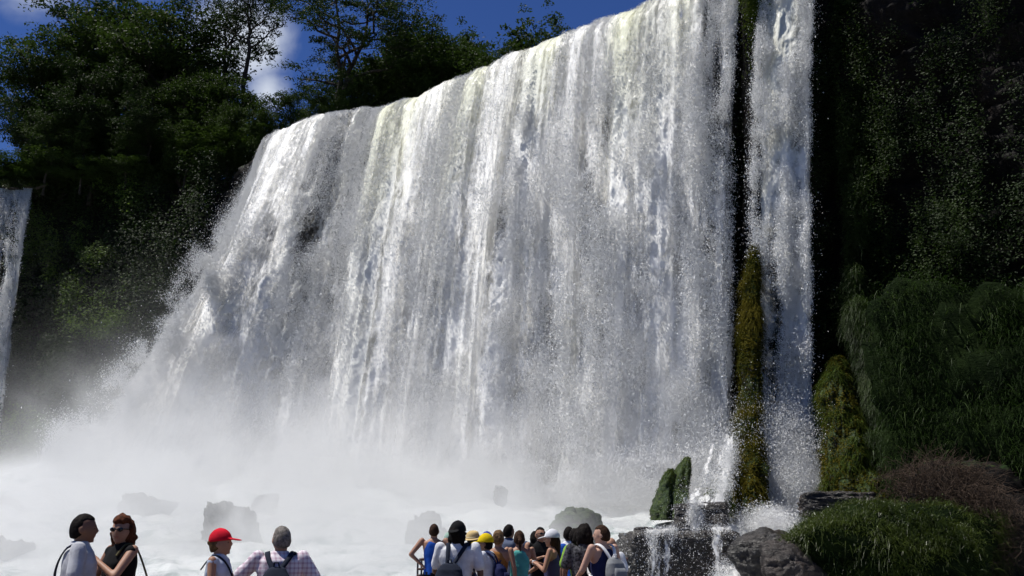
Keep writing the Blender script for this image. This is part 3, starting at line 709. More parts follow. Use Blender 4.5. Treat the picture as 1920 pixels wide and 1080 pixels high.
cover('wall_bushes_foliage', 'green bushy growth with a lighter leaf colour as if lit, on the dark wall left of the falls', 60000, on_path(LEFTP, 1, ZL + .5, dl2, (.8, 2.8)), .10, M_LEAF_L, 29)  # light on the bushes is put in by a lighter leaf colour
# ---- drooping grass: blades that arch out and hang down
def grass_mass(name, label, n, roots, mat, seed, ln=(.5, 1.1), wd=.018, parent=None, kind='stuff', droop=1.0, out=(-.5, -.8)):
    rng = np.random.RandomState(seed); P, nr = roots(rng, n); n = len(P)
    d = unit(nr * .8 + rng.normal(size=(n, 3)) * .55 + np.array([0, 0, .55])); L = rng.uniform(*ln, n)[:, None]
    side = unit(np.cross(d, np.array([0, 0, 1.]) + rng.normal(size=(n, 3)) * .3)) * wd * rng.uniform(.6, 1.5, n)[:, None]
    t = np.array([0, .35, .7, 1.0]); V = []
    for q in t:
        c = P + d * L * q + np.array([0, 0, -1.]) * droop * L * q * q * .95
        V += [c - side * (1 - q * .85), c + side * (1 - q * .85)]
    V = np.stack(V, 1).reshape(-1, 3); i = (np.arange(n) * 8)[:, None]
    Fq = np.concatenate([i + np.array([[0, 1, 3, 2]]) + 2 * k for k in range(3)], 0)
    cl = np.clip(.5 + fbm(P[:, 0] * .8 + P[:, 1], P[:, 2] * .8, 90, 3) * 1.3, 0, 1) * .6 + rng.rand(n) * .4
    o = mesh_np(name, V, Fq, mat, parent, smooth=False, attrs={'rnd': np.repeat(cl, 8)})
    if kind: tag(o, label, kind=kind)
    return o

# ------------------------------------------------------------------ ROCKS
_ico = {}
def ico(sub):
    if sub not in _ico:
        bm = bmesh.new(); bmesh.ops.create_icosphere(bm, subdivisions=sub, radius=1.0)
        V = np.array([v.co[:] for v in bm.verts]); Fq = np.array([[v.index for v in f.verts] for f in bm.faces]); bm.free(); _ico[sub] = (V, Fq)
    return _ico[sub]
def rock_shape(r, seed, boxy=4.0, amp=.18, sub=5, rz=0.0):
    """angular boulder: a ball cut back by planes, worn and pitted"""
    V, Fq = ico(sub); rg = np.random.RandomState(seed + 900)
    pn = [(1, 0, 0), (-1, 0, 0), (0, 1, 0), (0, -1, 0), (0, 0, 1), (0, 0, -1)] if boxy >= 3.9 else [(0, 0, 1)]
    pn = np.array(pn, float) + rg.normal(size=(len(pn), 3)) * .12; pd = [.80] * len(pn)
    ex = 0 if boxy >= 5.5 else 8 if boxy >= 3.9 else 13
    pn = unit(np.concatenate([pn, rg.normal(size=(ex, 3))])); pd = np.array(pd + list(rg.uniform(.80, 1.05, ex)))
    if boxy < 2.55: pd = np.array(pd) + .2
    dt = np.maximum(V @ pn.T, 1e-3); q = (dt / np.asarray(pd)[None, :]); k = (q ** 14).sum(1) ** (1 / 14.); V = V / k[:, None]
    n = fbm(V[:, 0] * 2.1 + V[:, 2] * 1.3 + seed, V[:, 1] * 2.1 - V[:, 2] * 1.1, seed, 6, .6) + .5 * (1 - 2 * np.abs(fbm(V[:, 0] * 3 + seed, V[:, 2] * 4 + V[:, 1] * 2, seed + 3, 4)))
    lay = ((V[:, 2] * 3.2 + fbm(V[:, 0] * 1.5, V[:, 1] * 1.5, seed + 7, 2) * .8) % 1.0); n = n - .35 * sstep(.75, 1.0, lay)
    V = V * (1 + n * amp)[:, None] * np.array(r)[None, :]
    c, s_ = math.cos(rz), math.sin(rz); V = V @ np.array([[c, s_, 0], [-s_, c, 0], [0, 0, 1]])
    return V, Fq
def rock(name, label, px, py, Y, rpx, seed, mat, boxy=4.0, amp=.18, depth=1.0, rz=0.0, cat='rock', group=None, sub=5):
    """rpx: half width, half height in photo pixels at distance Y"""
    k = Y / 1900.0; c = W(px, py, Y)
    V, Fq = rock_shape((rpx[0] * k, rpx[0] * k * depth, rpx[1] * k), seed, boxy, amp, sub, rz)
    o = mesh_np(name, V, Fq, mat); o.location = c; tag(o, label, cat, group); return o
def tufts_on(o, n, size, mat, seed, name='moss', zmin=-9, aspect=1.6, up=.3):
    """moss growing on a rock: short leafy tufts over its faces"""
    rng = np.random.RandomState(seed); me = o.data; nf = len(me.polygons)
    c = np.empty(nf * 3); me.polygons.foreach_get('center', c); c = c.reshape(-1, 3); nn = np.empty(nf * 3); me.polygons.foreach_get('normal', nn); nn = nn.reshape(-1, 3)
    ok = np.where((nn[:, 2] > zmin))[0]
    w_ = np.clip(fbm(c[ok, 0] * 1.3 + c[ok, 1], c[ok, 2] * 1.3, seed, 3) + .75, .02, 2); i = rng.choice(ok, n, p=w_ / w_.sum())
    P = c[i] + nn[i] * rng.uniform(-.01, size * .9, n)[:, None] + rng.normal(size=(n, 3)) * size * 1.2
    return leaf_mesh(name, P, size, mat, o, rng, up, aspect, clump=np.clip(.5 + fbm(P[:, 0] * 1.1, P[:, 2] * 1.1, seed + 5, 3) * 1.3, 0, 1), nrm=nn[i] * 1.2)

# stepped ledge at the right of the group
led = rock('rock_ledge', 'long dark wet rock ledge with water trickling over it, right of the crowd', 1272, 1090, 34.0, (124, 102), 3, M_ROCK, 7, .15, .45, 0.04, sub=6)
led2 = rock('rock_ledge', 'upper block of the wet ledge with a film of water over its face', 1315, 972, 35.6, (56, 32), 5, M_ROCK, 6, .16, .6)
rock('rock', 'small flat slab lying on the left end of the wet ledge', 1208, 993, 33.4, (22, 6), 6, M_ROCK, 5, .12, .8)
a_ = rock('mossy_rock', 'small square mossy block at the foot of the green pillar', 1348, 943, 37.5, (22, 18), 10, M_ROCKM, 5, .12, .9); tufts_on(a_, 3500, .05, M_MOSSG, 4)
rock('rock', 'dark wedge shaped rock right of the white chute of water', 1440, 1050, 31.0, (62, 66), 14, M_ROCK, 3.2, .14, .8, .5)
rock('rock', 'brown tumbled rock under the grassy mound at the bottom edge', 1475, 1075, 29.0, (50, 60), 15, rock_mat('brown_rock', (.014, .010, .009), (.05, .034, .027)), 3.2, .25, .8, .2)
rock('rock', 'long black slab of rock lying over the grassy mound', 1572, 948, 36.0, (78, 28), 16, M_ROCK, 4, .2, .6, -.1)
G_M = 'boulders looming through the spray'
rock('boulder', 'square grey boulder in the spray behind the red cap', 432, 1015, 36, (46, 72), 20, M_ROCK, 3, .32, .8, group=G_M)
rock('boulder', 'small dark boulder in the spray up and right of the square one', 498, 945, 41, (24, 20), 21, M_ROCK, 4, .2, .8, group=G_M)
rock('boulder', 'broad grey boulder in the spray behind the blue tank top', 800, 1030, 37, (38, 66), 22, M_ROCK, 3, .32, .8, group=G_M)
rock('boulder', 'greenish slanting boulder in the spray above the dark haired heads', 1070, 1015, 37, (50, 62), 23, M_ROCKM, 3, .2, .8, group=G_M)
rock('boulder', 'grey boulder in the spray above the curly haired head', 255, 970, 42, (32, 42), 24, M_ROCK, 3, .32, .8, group=G_M)
rock('boulder', 'pale boulder at the left edge, upper of two', 12, 985, 44, (38, 48), 25, M_ROCK, 3, .32, .8, group=G_M)
rock('boulder', 'pale boulder at the left edge, lower of two', 8, 1060, 34, (32, 52), 26, M_ROCK, 3, .32, .8, group=G_M)
rock('boulder', 'small boulder low in the spray right of the falls centre', 935, 928, 43, (9, 18), 27, M_ROCK, 3, .32, .8, group=G_M)

# mossy pillar between the two falls
def pillar(pts, seed, mat):
    n = 90; P = curve_np([W(x, y, Y)[:] for x, y, w_, Y in pts], np.linspace(0, 1, n)); r = np.interp(np.linspace(0, 1, n), np.linspace(0, 1, len(pts)), [w_ * Y / 1900 for x, y, w_, Y in pts])
    k = 40; an = np.arange(k) / k * 2 * np.pi; V = np.zeros((n, k, 3))
    nz_ = fbm(an[None, :] * 1.2 + seed, P[:, 2][:, None] * .8, seed, 5, .6); nz_ = nz_ * .5 + .18 * fbm(an[None, :] * 2.5, P[:, 2][:, None] * 2.2, seed + 8, 4) + .3 * fbm(an[None, :] * 5, P[:, 2][:, None] * 3, seed + 2, 3)
    rr = r[:, None] * (1 + nz_); V[:, :, 0] = P[:, 0][:, None] + np.cos(an) * rr; V[:, :, 1] = P[:, 1][:, None] + np.sin(an) * rr * 1.6; V[:, :, 2] = P[:, 2][:, None]
    i = np.arange(n - 1)[:, None] * k; j = np.arange(k)[None, :]
    return V.reshape(-1, 3), np.stack([i + j, i + (j + 1) % k, i + k + (j + 1) % k, i + k + j], -1).reshape(-1, 4)
V, Fq = pillar([(1414, 462, 2, 43.7), (1413, 490, 7, 43.4), (1409, 540, 12, 43.2), (1409, 600, 14, 42.9), (1406, 660, 15, 42.8), (1408, 720, 16, 42.5), (1403, 790, 20, 42.2), (1400, 840, 27, 41.8), (1394, 880, 38, 41.0), (1386, 930, 46, 40.2), (1388, 990, 50, 39.8)], 3, M_ROCKM)
pil = mesh_np('rock_pillar', V, Fq[:, ::-1], M_ROCKM); tag(pil, 'tall rib of rock covered in yellow and green moss between the two falls', 'rock')
tufts_on(pil, 50000, .05, M_MOSSY, 5, zmin=-2)
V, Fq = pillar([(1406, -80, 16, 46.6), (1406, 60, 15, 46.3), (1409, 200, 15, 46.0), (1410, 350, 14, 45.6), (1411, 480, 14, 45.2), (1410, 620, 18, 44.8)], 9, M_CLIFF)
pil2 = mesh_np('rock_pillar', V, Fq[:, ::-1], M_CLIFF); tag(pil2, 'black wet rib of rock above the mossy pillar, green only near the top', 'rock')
rng = np.random.RandomState(4); n = 9000; zz = W(1406, 0, 46.4).z
C = np.stack([rng.normal(W(1408, 20, 46).x, .33, n), rng.uniform(45.2, 45.9, n), zz + 2 - rng.exponential(2.2, n)], 1)
leaf_mesh('hanging_moss', C, .06, M_MOSSG, pil2, rng, .2, 2.5)
# moss boulders right of the narrow fall
for lab, pts, sd_ in (('taller mossy rock rising out of the spray left of the white cascade', [(1288, 858, 3, 39.6), (1284, 872, 10, 39.3), (1277, 895, 15, 38.9), (1272, 920, 17, 38.5), (1268, 945, 20, 38.1), (1266, 975, 22, 37.8)], 71),
                      ('low mossy rock leaning on the left of the taller mossy rock', [(1258, 880, 3, 38.8), (1252, 895, 10, 38.6), (1247, 918, 14, 38.3), (1243, 942, 17, 38.0), (1240, 975, 20, 37.6)], 83)):
    V, Fq = pillar(pts, sd_, M_ROCKM); a_ = mesh_np('mossy_rock', V, Fq[:, ::-1], M_ROCKM); tag(a_, lab, 'rock'); tufts_on(a_, 5000, .022, M_MOSSG, sd_)
V, Fq = pillar([(1570, 672, 6, 42.4), (1568, 700, 18, 42.2), (1566, 750, 30, 41.8), (1574, 800, 30, 41.2), (1580, 850, 37, 40.6), (1586, 890, 41, 40.2), (1590, 930, 44, 39.8), (1590, 960, 44, 39.6)], 47, M_ROCKM)
mb = mesh_np('mossy_boulder', V, Fq[:, ::-1], M_ROCKM); tag(mb, 'uneven mass of yellow brown moss right of the foot of the narrow fall', 'rock'); tufts_on(mb, 36000, .045, M_MOSSY, 6)
MOSSED = [o for o in COL.objects if o.name.startswith('mossy_boulder')] + [pil]
# grass cascades and mound on the right
def roots_px(fn_list, jit=.25):
    """patches: (px, py, Y, rx, ry, weight)"""
    def f(rng, n):
        w_ = np.array([a[5] for a in fn_list], float); i = rng.choice(len(fn_list), n, p=w_ / w_.sum()); A_ = np.array(fn_list, float)[i]
        a = rng.uniform(0, 6.283, n); r = np.sqrt(rng.rand(n)); ox = np.cos(a) * r; oy = np.sin(a) * r
        px = A_[:, 0] + ox * A_[:, 3]; py = A_[:, 1] + oy * A_[:, 4]; Y_ = A_[:, 2] + .02 * A_[:, 3] * (ox ** 2 + .4 * oy ** 2)
        u = 540 - py; fwd = F_PX * CP - u * SP; up = F_PX * SP + u * CP
        P = np.stack([(px - 960) / fwd * Y_, Y_, EYE + up / fwd * Y_], 1) + rng.normal(size=(n, 3)) * jit * np.array([.3, 1, .3])
        nr = np.stack([ox * .8 - .25, -np.ones(n), -oy * .5], 1)
        return P, unit(nr)
    return f
grass_mass('hanging_grass', 'shining green grass cascading down the rock right of the moss boulders', 45000, roots_px([(1640, 650, 41.5, 34, 75, 2), (1655, 760, 41, 45, 80, 2.4), (1605, 600, 42, 18, 40, .7), (1640, 850, 40, 50, 40, 1), (1610, 380, 43.5, 20, 90, .25), (1598, 540, 43, 14, 40, .3)]), M_GRASS, 3, (.2, .6), .011)
# the grassy mound
md = rock('grass_mound', 'green grassy mound above the tumbled rocks at the bottom right', 1645, 1068, 30.5, (138, 108), 41, M_SOIL, 2.5, .18, .8, cat='mound')
def surf_roots(ob_, cond, freq=1.2, bias=.6, out=.05):
  def f(rng, n):
    me = ob_.data; nf = len(me.polygons); c = np.empty(nf * 3); me.polygons.foreach_get('center', c); c = c.reshape(-1, 3); nn = np.empty(nf * 3); me.polygons.foreach_get('normal', nn); nn = nn.reshape(-1, 3)
    ar = np.empty(nf); me.polygons.foreach_get('area', ar)
    ok = np.where(cond(c, nn))[0]; w_ = np.clip(fbm(c[ok, 0] * freq, c[ok, 2] * freq + c[ok, 1], 5, 3) + bias, .02, 2) * ar[ok]; i = rng.choice(ok, n, p=w_ / w_.sum())
    return c[i] + rng.normal(size=(n, 3)) * out, nn[i]
  return f
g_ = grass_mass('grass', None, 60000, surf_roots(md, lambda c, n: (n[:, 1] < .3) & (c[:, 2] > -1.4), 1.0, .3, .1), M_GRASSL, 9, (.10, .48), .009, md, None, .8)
for k_, o in enumerate(MOSSED):
    grass_mass('moss_strands', None, 14000 if o is pil else 9000, surf_roots(o, lambda c, n: n[:, 2] > -.8, 1.4, .15, .04), M_MOSSY if k_ % 2 else M_MOSSG, 60 + k_, (.10, .60), .012, o, None, 1.1)
# dead brush and backing slope at the right
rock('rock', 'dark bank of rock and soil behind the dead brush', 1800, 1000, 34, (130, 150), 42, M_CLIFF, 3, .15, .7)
sl = rock('grassy_slope', 'steep slope at the right edge overgrown with dark shining grass', 2200, 1085, 36.5, (350, 450), 43, M_SOIL, 2.3, .16, .5, cat='slope', sub=6)
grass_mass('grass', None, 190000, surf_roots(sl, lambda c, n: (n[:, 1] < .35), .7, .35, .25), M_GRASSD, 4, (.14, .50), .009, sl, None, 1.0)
grass_mass('fern_leaves', None, 9000, surf_roots(sl, lambda c, n: (n[:, 1] < .35), 1.1, .05, .3), M_GRASS, 14, (.25, .7), .016, sl, None, .9)
def brush(px, py, Y, rpx, n, seed, label, mat):
    rng = np.random.RandomState(seed); A = Acc(); c = np.array(W(px, py, Y)); k = Y / 1900; rx, rz_ = rpx[0] * k, rpx[1] * k
    root = mesh = None
    for i in range(n):
        a = rng.uniform(0, 6.28); r = math.sqrt(rng.rand()); p0 = np.array([math.cos(a) * r * rx, rng.normal() * .5, math.sin(a) * r * rz_])
        d = unit(rng.normal(size=(1, 3)) + np.array([[0, -.3, .2]]))[0] * rng.uniform(.3, 1.1)
        m_ = wob(p0, p0 + d + np.array([0, 0, -.15]), 5, rng, .5); A.tube(m_, np.linspace(rng.uniform(.005, .014), .003, 5), 3)
    o = A.build('dead_brush', mat); o.location = c; return tag(o, label, 'brush')
M_TWIG = simple('twigs', (.07, .045, .03), .9, .5, 4); 
brush(1760, 905, 32.5, (95, 42), 1500, 3, 'tangle of brown dead twigs on top of the grassy mound', M_TWIG)
brush(1830, 985, 31.5, (75, 80), 1700, 4, 'heap of dark dead branches at the bottom right edge', M_TWIG)

# spray flung out along the left edge and the foot of the main fall
_rg = np.random.RandomState(77)
def heap(pts, n, sg, seed, upb=1.0):
    P_ = np.array([W(x, y, Y_)[:] for x, y, Y_ in pts]); t_ = _rg.rand(n * 2); C = curve_np(P_, t_)
    bu = .5 + .5 * fbm(t_ * 14, _rg.normal(size=n * 2) * .2, seed, 3); hgt = np.abs(_rg.normal(size=n * 2)) * sg * (.35 + 1.1 * bu) * upb
    C = C + _rg.normal(size=C.shape) * np.array([.5, .5, .15]) * sg; C[:, 2] += hgt; C[:, 1] -= hgt * .2
    keep = fbm(C[:, 0] * .7 + C[:, 1] * .3, C[:, 2] * .7, seed + 4, 4, .6) + _rg.normal(size=n * 2) * .18 > 0.0
    return C[keep][:n]
C = heap([(432, 470, 58), (395, 530, 57), (330, 640, 55.5), (270, 740, 54), (200, 820, 53), (110, 885, 52)], 200000, 1.1, 3)
flakes(fall, C, .019, _rg)
C = heap([(480, 905, 52), (650, 915, 51), (830, 932, 49), (960, 940, 47), (1100, 942, 45), (1230, 945, 43.2), (1370, 955, 41.5)], 260000, .9, 13, 1.5)
flakes(fall, C, .017, _rg)
# cascades over the ledges (water parts of their own fall)
def sheet(root, Tp, Bp, Yt, Yb, thick, seed, n=(90, 70), amp=.12, ease=.7, nd=7000, jit=.07, topb=.2):
    T = [W(x, y, Yt) for x, y in Tp]; B = [W(x, y, Yb) for x, y in Bp]
    P, ds, nrm, v = fall_surface(T, B, n[0], n[1], ease=ease)
    s_ = ds[:, None] + 0 * v[None, :]; z = v[None, :] * (T[0].z - B[0].z) + 0 * s_
    d = fbm(s_ * 1.5, z * .6, seed, 4) * amp
    for k in range(2): P[:, :, k] += nrm[:, k][:, None] * d
    uu = np.linspace(0, 1, n[0]); e = sstep(0, .3, uu) * sstep(0, .3, 1 - uu)
    th = thick - .6 * (1 - e)[:, None] + topb * (1 - sstep(0, .12 if topb > 0 else .5, v))[None, :] + fbm(s_ * 1.6, z * .15, seed + 4, 4, .6) * .7
    mesh_np('cascade', P.reshape(-1, 3), grid_faces(*n), water_mat('trickling_water', seed * 1.3, .16), root, attrs={'flow': np.stack([s_.ravel() * 1.6, z.ravel() * 1.6, 0 * z.ravel()], 1), 'thick': th.ravel(), 'fluff': 0.35 + 0 * z.ravel(), 'tintw': 0 * z.ravel()})
    rng = np.random.RandomState(seed); w_ = sstep(.35, .9, th + fbm(s_ * 3, z * 1.2, seed + 8, 4, .6) * .5).ravel() + .01; k = rng.choice(len(w_), nd, p=w_ / w_.sum())
    C = P.reshape(-1, 3)[k] + rng.normal(size=(nd, 3)) * jit; C[:, 1] -= np.abs(rng.normal(size=nd)) * jit
    flakes(root, C, .011, rng)
casc = empty('cascade'); tag(casc, 'thin water trickling over the dark stepped ledges right of the crowd', kind='structure'); casc.name = 'stepped_cascade'
sheet(casc, [(1165, 1000), (1240, 992), (1320, 988), (1392, 990)], [(1165, 1100), (1240, 1100), (1320, 1100), (1385, 1100)], 32.7, 32.2, .34, 3)
sheet(casc, [(1262, 950), (1300, 944), (1340, 946), (1370, 955)], [(1258, 992), (1300, 992), (1340, 992), (1375, 992)], 35.3, 34.9, .36, 5)
sheet(casc, [(1318, 760), (1340, 750), (1362, 745), (1386, 745)], [(1250, 955), (1290, 952), (1335, 950), (1368, 952)], 41.5, 36.2, .40, 7, ease=1.15, nd=22000, jit=.18, amp=.4, topb=-.6)
sheet(casc, [(1385, 975), (1420, 965), (1455, 962), (1490, 965)], [(1330, 1100), (1350, 1100), (1372, 1100), (1390, 1100)], 38.0, 30.8, .6, 9, amp=.4, ease=.9, nd=26000, jit=.16)
_rg = np.random.RandomState(66); C = np.concatenate([np.array(W(1470, 925, 41.6)) + _rg.normal(size=(170000, 3)) * np.array([.6, .6, .55]), np.array(W(1466, 880, 42)) + _rg.normal(size=(120000, 3)) * np.array([.75, .7, 1.2]), np.array(W(1425, 985, 38)) + _rg.normal(size=(60000, 3)) * np.array([.5, 1.2, .3])]); flakes(casc, C, .013, _rg)

T3 = [W(x, 345, 76.5) for x in (8, 28, 48, 66)]; B3 = [W(x, y, 70.5) for x, y in ((-60, 880), (-40, 885), (-18, 890), (6, 890))]
def thin_3(px, py): return .18 + .6 * gauss(px, py, 28, 430, 10, 70) + .25 * gauss(px, py, 20, 600, 12, 100) - .05
fall3 = empty('waterfall'); tag(fall3, 'small distant waterfall at the far left edge beneath a grassy ledge', kind='structure')
K3 = waterfall_layers(fall3, T3, B3, 90, 260, thin_3, ((-0.2, 0.0, 0.4, 81), (0.3, -0.12, 0.5, 87)), 25, 0.1, (0.6, 0.6), ease=.8)
fall_drops(fall3, *K3, 60000, 121, thin_3, .028, .35, .03)
lg = rock('grassy_ledge', 'sunlit grassy ledge at the far left edge above the small waterfall', -14, 356, 77.6, (64, 20), 51, M_ROCKM, 3, .35, .5, cat='ledge')
grass_mass('grass', None, 9000, surf_roots(lg, lambda c, n: n[:, 2] > -.3), M_GRASSL, 19, (.3, .7), .03, lg, None, .8)

# ====PEOPLE====
# ------------------------------------------------------------------ DECK AND RAILING
M_WOOD = simple('deck_boards', (.16, .10, .07), .8, .4, 2.0, .4); M_RAIL = simple('brown_rail', (.10, .05, .04), .55, .4, 5, .2); M_STEEL = simple('dark_post', (.03, .03, .035), .45, .3, 5, 0, .5)
def box_np(A, a, b):
    (x0, y0, z0), (x1, y1, z1) = a, b
    A.add([(x0, y0, z0), (x1, y0, z0), (x1, y1, z0), (x0, y1, z0), (x0, y0, z1), (x1, y0, z1), (x1, y1, z1), (x0, y1, z1)],
          [(0, 3, 2, 1), (4, 5, 6, 7), (0, 1, 5, 4), (1, 2, 6, 5), (2, 3, 7, 6), (3, 0, 4, 7)])
deck = empty('viewing_deck'); tag(deck, 'wooden viewing deck the crowd stands on below the bottom edge', kind='structure')
A = Acc()
for i in range(66): box_np(A, (-7.5 if i < 38 else -2.0, -2 + i * .34, -.05), (2.5, -2 + i * .34 + .325, 0.0))
A.build('deck_boards', M_WOOD, deck, False)
A = Acc(); box_np(A, (-7.3, -1.9, -.30), (-7.1, 10.8, -.055)); box_np(A, (2.1, -1.9, -.30), (2.3, 20.3, -.055)); box_np(A, (-1.9, 10.9, -.30), (-1.7, 20.3, -.055)); 
for x in (-7.2, -1.8, 2.2):
    for y in (0, 5, 10): box_np(A, (x - .12, y, -5.6), (x + .12, y + .25, -.31))
for x in (-1.8, 2.2): box_np(A, (x - .12, 19, -5.6), (x + .12, 19.25, -.31))
A.build('deck_frame', M_WOOD, deck, False)
rail = empty('railing'); tag(rail, 'dark metal railing with brown rails in front of the crowd beside the blue tank top', 'railing')
YR = 20.2; x0, x1 = W(783, 1050, YR).x, 2.25
def zr(py): return W(800, py, YR).z
for z_, r_, nm in ((zr(1048.5), .030, 'top_rail'), (zr(1067), .024, 'middle_rail'), (zr(1080), .035, 'lower_rail')):
    A = Acc(); A.tube([(x0 + (0.03 if nm == 'top_rail' else 0), YR, z_ - (.0 if nm != 'top_rail' else .01)), (x0 + .12, YR, z_), (0, YR, z_), (x1, YR, z_)], [r_ * .8, r_, r_, r_], 8); A.build(nm, M_RAIL, rail)
for xq in [x0, x0 + .075] + list(np.arange(x0 + 1.4, x1, 1.4)) + [x1]:
    A = Acc(); A.tube([(xq + (.03 if xq == x0 else 0), YR + .05, zr(1050)), (xq, YR + .05, zr(1055)), (xq, YR + .05, 0)], [.016, .020, .020], 8); A.build('post', M_STEEL, rail)
for (xa, ya, xb, yb, lab) in ((x0, YR, x0, 11.2, 'low side railing left of the crowd'), (2.35, YR, 2.35, -1.5, 'low side railing right of the crowd'), (x0 - .1, 11.0, -7.2, 11.0, 'low railing in front of the two couples')):
    rl = empty('railing'); tag(rl, lab, 'railing'); L = math.hypot(xb - xa, yb - ya)
    for z_ in (.42, .84):
        A = Acc(); A.tube([(xa, ya, z_), ((xa + xb) / 2, (ya + yb) / 2, z_), (xb, yb, z_)], [.03] * 3, 8); A.build('rail', M_RAIL, rl)
    for k in range(int(L / 1.5) + 1):
        t_ = k * 1.5 / L; A = Acc(); A.tube([(xa + (xb - xa) * t_, ya + (yb - ya) * t_, 0), (xa + (xb - xa) * t_, ya + (yb - ya) * t_, .82)], [.02] * 2, 6); A.build('post', M_STEEL, rl)

# ------------------------------------------------------------------ PEOPLE
def skin(n, c): return simple('skin_' + n, c, .55, .12, 6, 0, .35)
SK = {'tan': skin('tan', (.36, .19, .12)), 'fair': skin('fair', (.50, .30, .22)), 'brown': skin('brown', (.20, .10, .06)), 'dark': skin('dark', (.13, .07, .045))}
HM = {}
def cloth(name, col, var=.2): 
    m = simple('cloth_' + name, col, .9, var, 9, .6, .1); return m
def vec(*a): return np.array(a, float)
def seg(A, p0, p1, r0, r1, n=6, k=12, flat=1.0):
    """closed tapered capsule"""
    p0, p1 = np.asarray(p0, float), np.asarray(p1, float); L = np.linalg.norm(p1 - p0); d = (p1 - p0) / max(L, 1e-6)
    ts, rs = [], []
    for a in (80, 55, 30): ts.append(-math.sin(R(a)) * r0); rs.append(math.cos(R(a)) * r0)
    for q in np.linspace(0, 1, n): ts.append(q * L); rs.append(r0 + (r1 - r0) * q)
    for a in (30, 55, 80): ts.append(L + math.sin(R(a)) * r1); rs.append(math.cos(R(a)) * r1)
    pts = p0[None, :] + d[None, :] * np.array(ts)[:, None]; V, Fq = tube_arrays(pts, rs, k)
    _cap(A, V, Fq, k)
def _cap(A, V, Fq, k):
    V = list(V) + [np.mean(V[:k], 0), np.mean(V[-k:], 0)]; n = len(V) - 2
    F_ = [tuple(f) for f in Fq] + [(n, (j + 1) % k, j, j) for j in range(k)] + [(n + 1, n - k + j, n - k + (j + 1) % k, n - k + (j + 1) % k) for j in range(k)]
    A.add(np.array(V), np.array(F_))
def loft(A, secs, k=20, pw=2.3):
    """secs: (centre, rx, ry) upward list, closed"""
    an = np.arange(k) / k * 2 * np.pi; cx = np.sign(np.cos(an)) * np.abs(np.cos(an)) ** (2 / pw); cy_ = np.sign(np.sin(an)) * np.abs(np.sin(an)) ** (2 / pw)
    V = np.concatenate([np.stack([c[0] + cx * rx, c[1] + cy_ * ry, c[2] + 0 * an], 1) for c, rx, ry in secs]); n = len(secs)
    i = np.arange(n - 1)[:, None] * k; j = np.arange(k)[None, :]
    _cap(A, V, np.stack([i + j, i + (j + 1) % k, i + k + (j + 1) % k, i + k + j], -1).reshape(-1, 4), k)
def blob(A, c, r, rot=None, fn=None, sub=3):
    V, Fq = ico(sub); V = V * np.array(r)[None, :]
    if fn is not None: V = fn(V)
    if rot is not None: V = V @ np.array(rot).T
    A.add(V + np.asarray(c, float)[None, :], np.concatenate([Fq, Fq[:, 2:3]], 1))
def remesh(A, name, mat, vox, parent=None, smooth=2, noise=0.0, seed=0):
    V = np.concatenate(A.V); Fq = np.concatenate(A.F)
    me = bpy.data.meshes.new('tmp'); me.from_pydata(V.tolist(), [], [tuple(dict.fromkeys(f)) for f in Fq.tolist()]); me.update()
    o = bpy.data.objects.new('tmp', me); COL.objects.link(o)
    m = o.modifiers.new('r', 'REMESH'); m.mode = 'VOXEL'; m.voxel_size = vox; m.use_smooth_shade = True
    if smooth: sm = o.modifiers.new('s', 'SMOOTH'); sm.iterations = smooth; sm.factor = .5
    dg = bpy.context.evaluated_depsgraph_get(); me2 = bpy.data.meshes.new_from_object(o.evaluated_get(dg)); bpy.data.objects.remove(o); bpy.data.meshes.remove(me)
    n = len(me2.vertices)
    if noise:
        c = np.empty(n * 3); me2.vertices.foreach_get('co', c); c = c.reshape(-1, 3); nn = np.empty(n * 3); me2.vertices.foreach_get('normal', nn); nn = nn.reshape(-1, 3)
        c += nn * (fbm(c[:, 0] * 9 + c[:, 2] * 4 + seed, c[:, 1] * 9 + c[:, 2] * 7, seed, 3) * noise)[:, None]; me2.vertices.foreach_set('co', c.ravel())
    me2.name = name; me2.materials.clear(); me2.materials.append(mat)
    me2.polygons.foreach_set('use_smooth', np.ones(len(me2.polygons), bool)); me2.update()
    o = bpy.data.objects.new(name, me2); return link(o, parent)
def ik(sh, hand, hint, l1=.285, l2=.25):
    sh, hand, hint = vec(*sh), vec(*hand), vec(*hint); d = hand - sh; L = min(np.linalg.norm(d), l1 + l2 - .005); u = d / np.linalg.norm(d); hand = sh + u * L
    a = (l1 * l1 - l2 * l2 + L * L) / (2 * L); h = math.sqrt(max(l1 * l1 - a * a, 1e-5)); w_ = hint - u * np.dot(hint, u); w_ /= np.linalg.norm(w_)
    return sh, sh + u * a + w_ * h, hand
def make_hand(A, wr, d, side, curl=.5):
    d = d / np.linalg.norm(d); up = vec(0, 0, 1) if abs(d[2]) < .8 else vec(0, -1, 0)
    w_ = np.cross(d, up); w_ /= np.linalg.norm(w_); nrm = np.cross(w_, d)
    seg(A, wr + w_ * .018, wr + d * .075 + w_ * .022, .019, .017, 3, 8); seg(A, wr - w_ * .018, wr + d * .075 - w_ * .022, .019, .017, 3, 8); seg(A, wr, wr + d * .08, .021, .018, 3, 8)
    for i, (ox, ln) in enumerate(((-.031, .060), (-.011, .072), (.010, .068), (.030, .052))):
        p = wr + d * .088 + w_ * ox; q = p + (d * (1 - curl * .5) - nrm * curl * .6) * ln * .55; r_ = q + (d * (1 - curl * 1.3) - nrm * curl * 1.0) * ln * .5
        seg(A, p, q, .0098, .009, 2, 7); seg(A, q, r_, .009, .0075, 2, 7)
    t0 = wr + d * .03 + w_ * side * .03; t1 = t0 + (d * .6 + w_ * side * .7 - nrm * .3) * .045; seg(A, t0, t1, .013, .011, 2, 7); seg(A, t1, t1 + (d * .9 - nrm * .3) * .03, .011, .009, 2, 7)
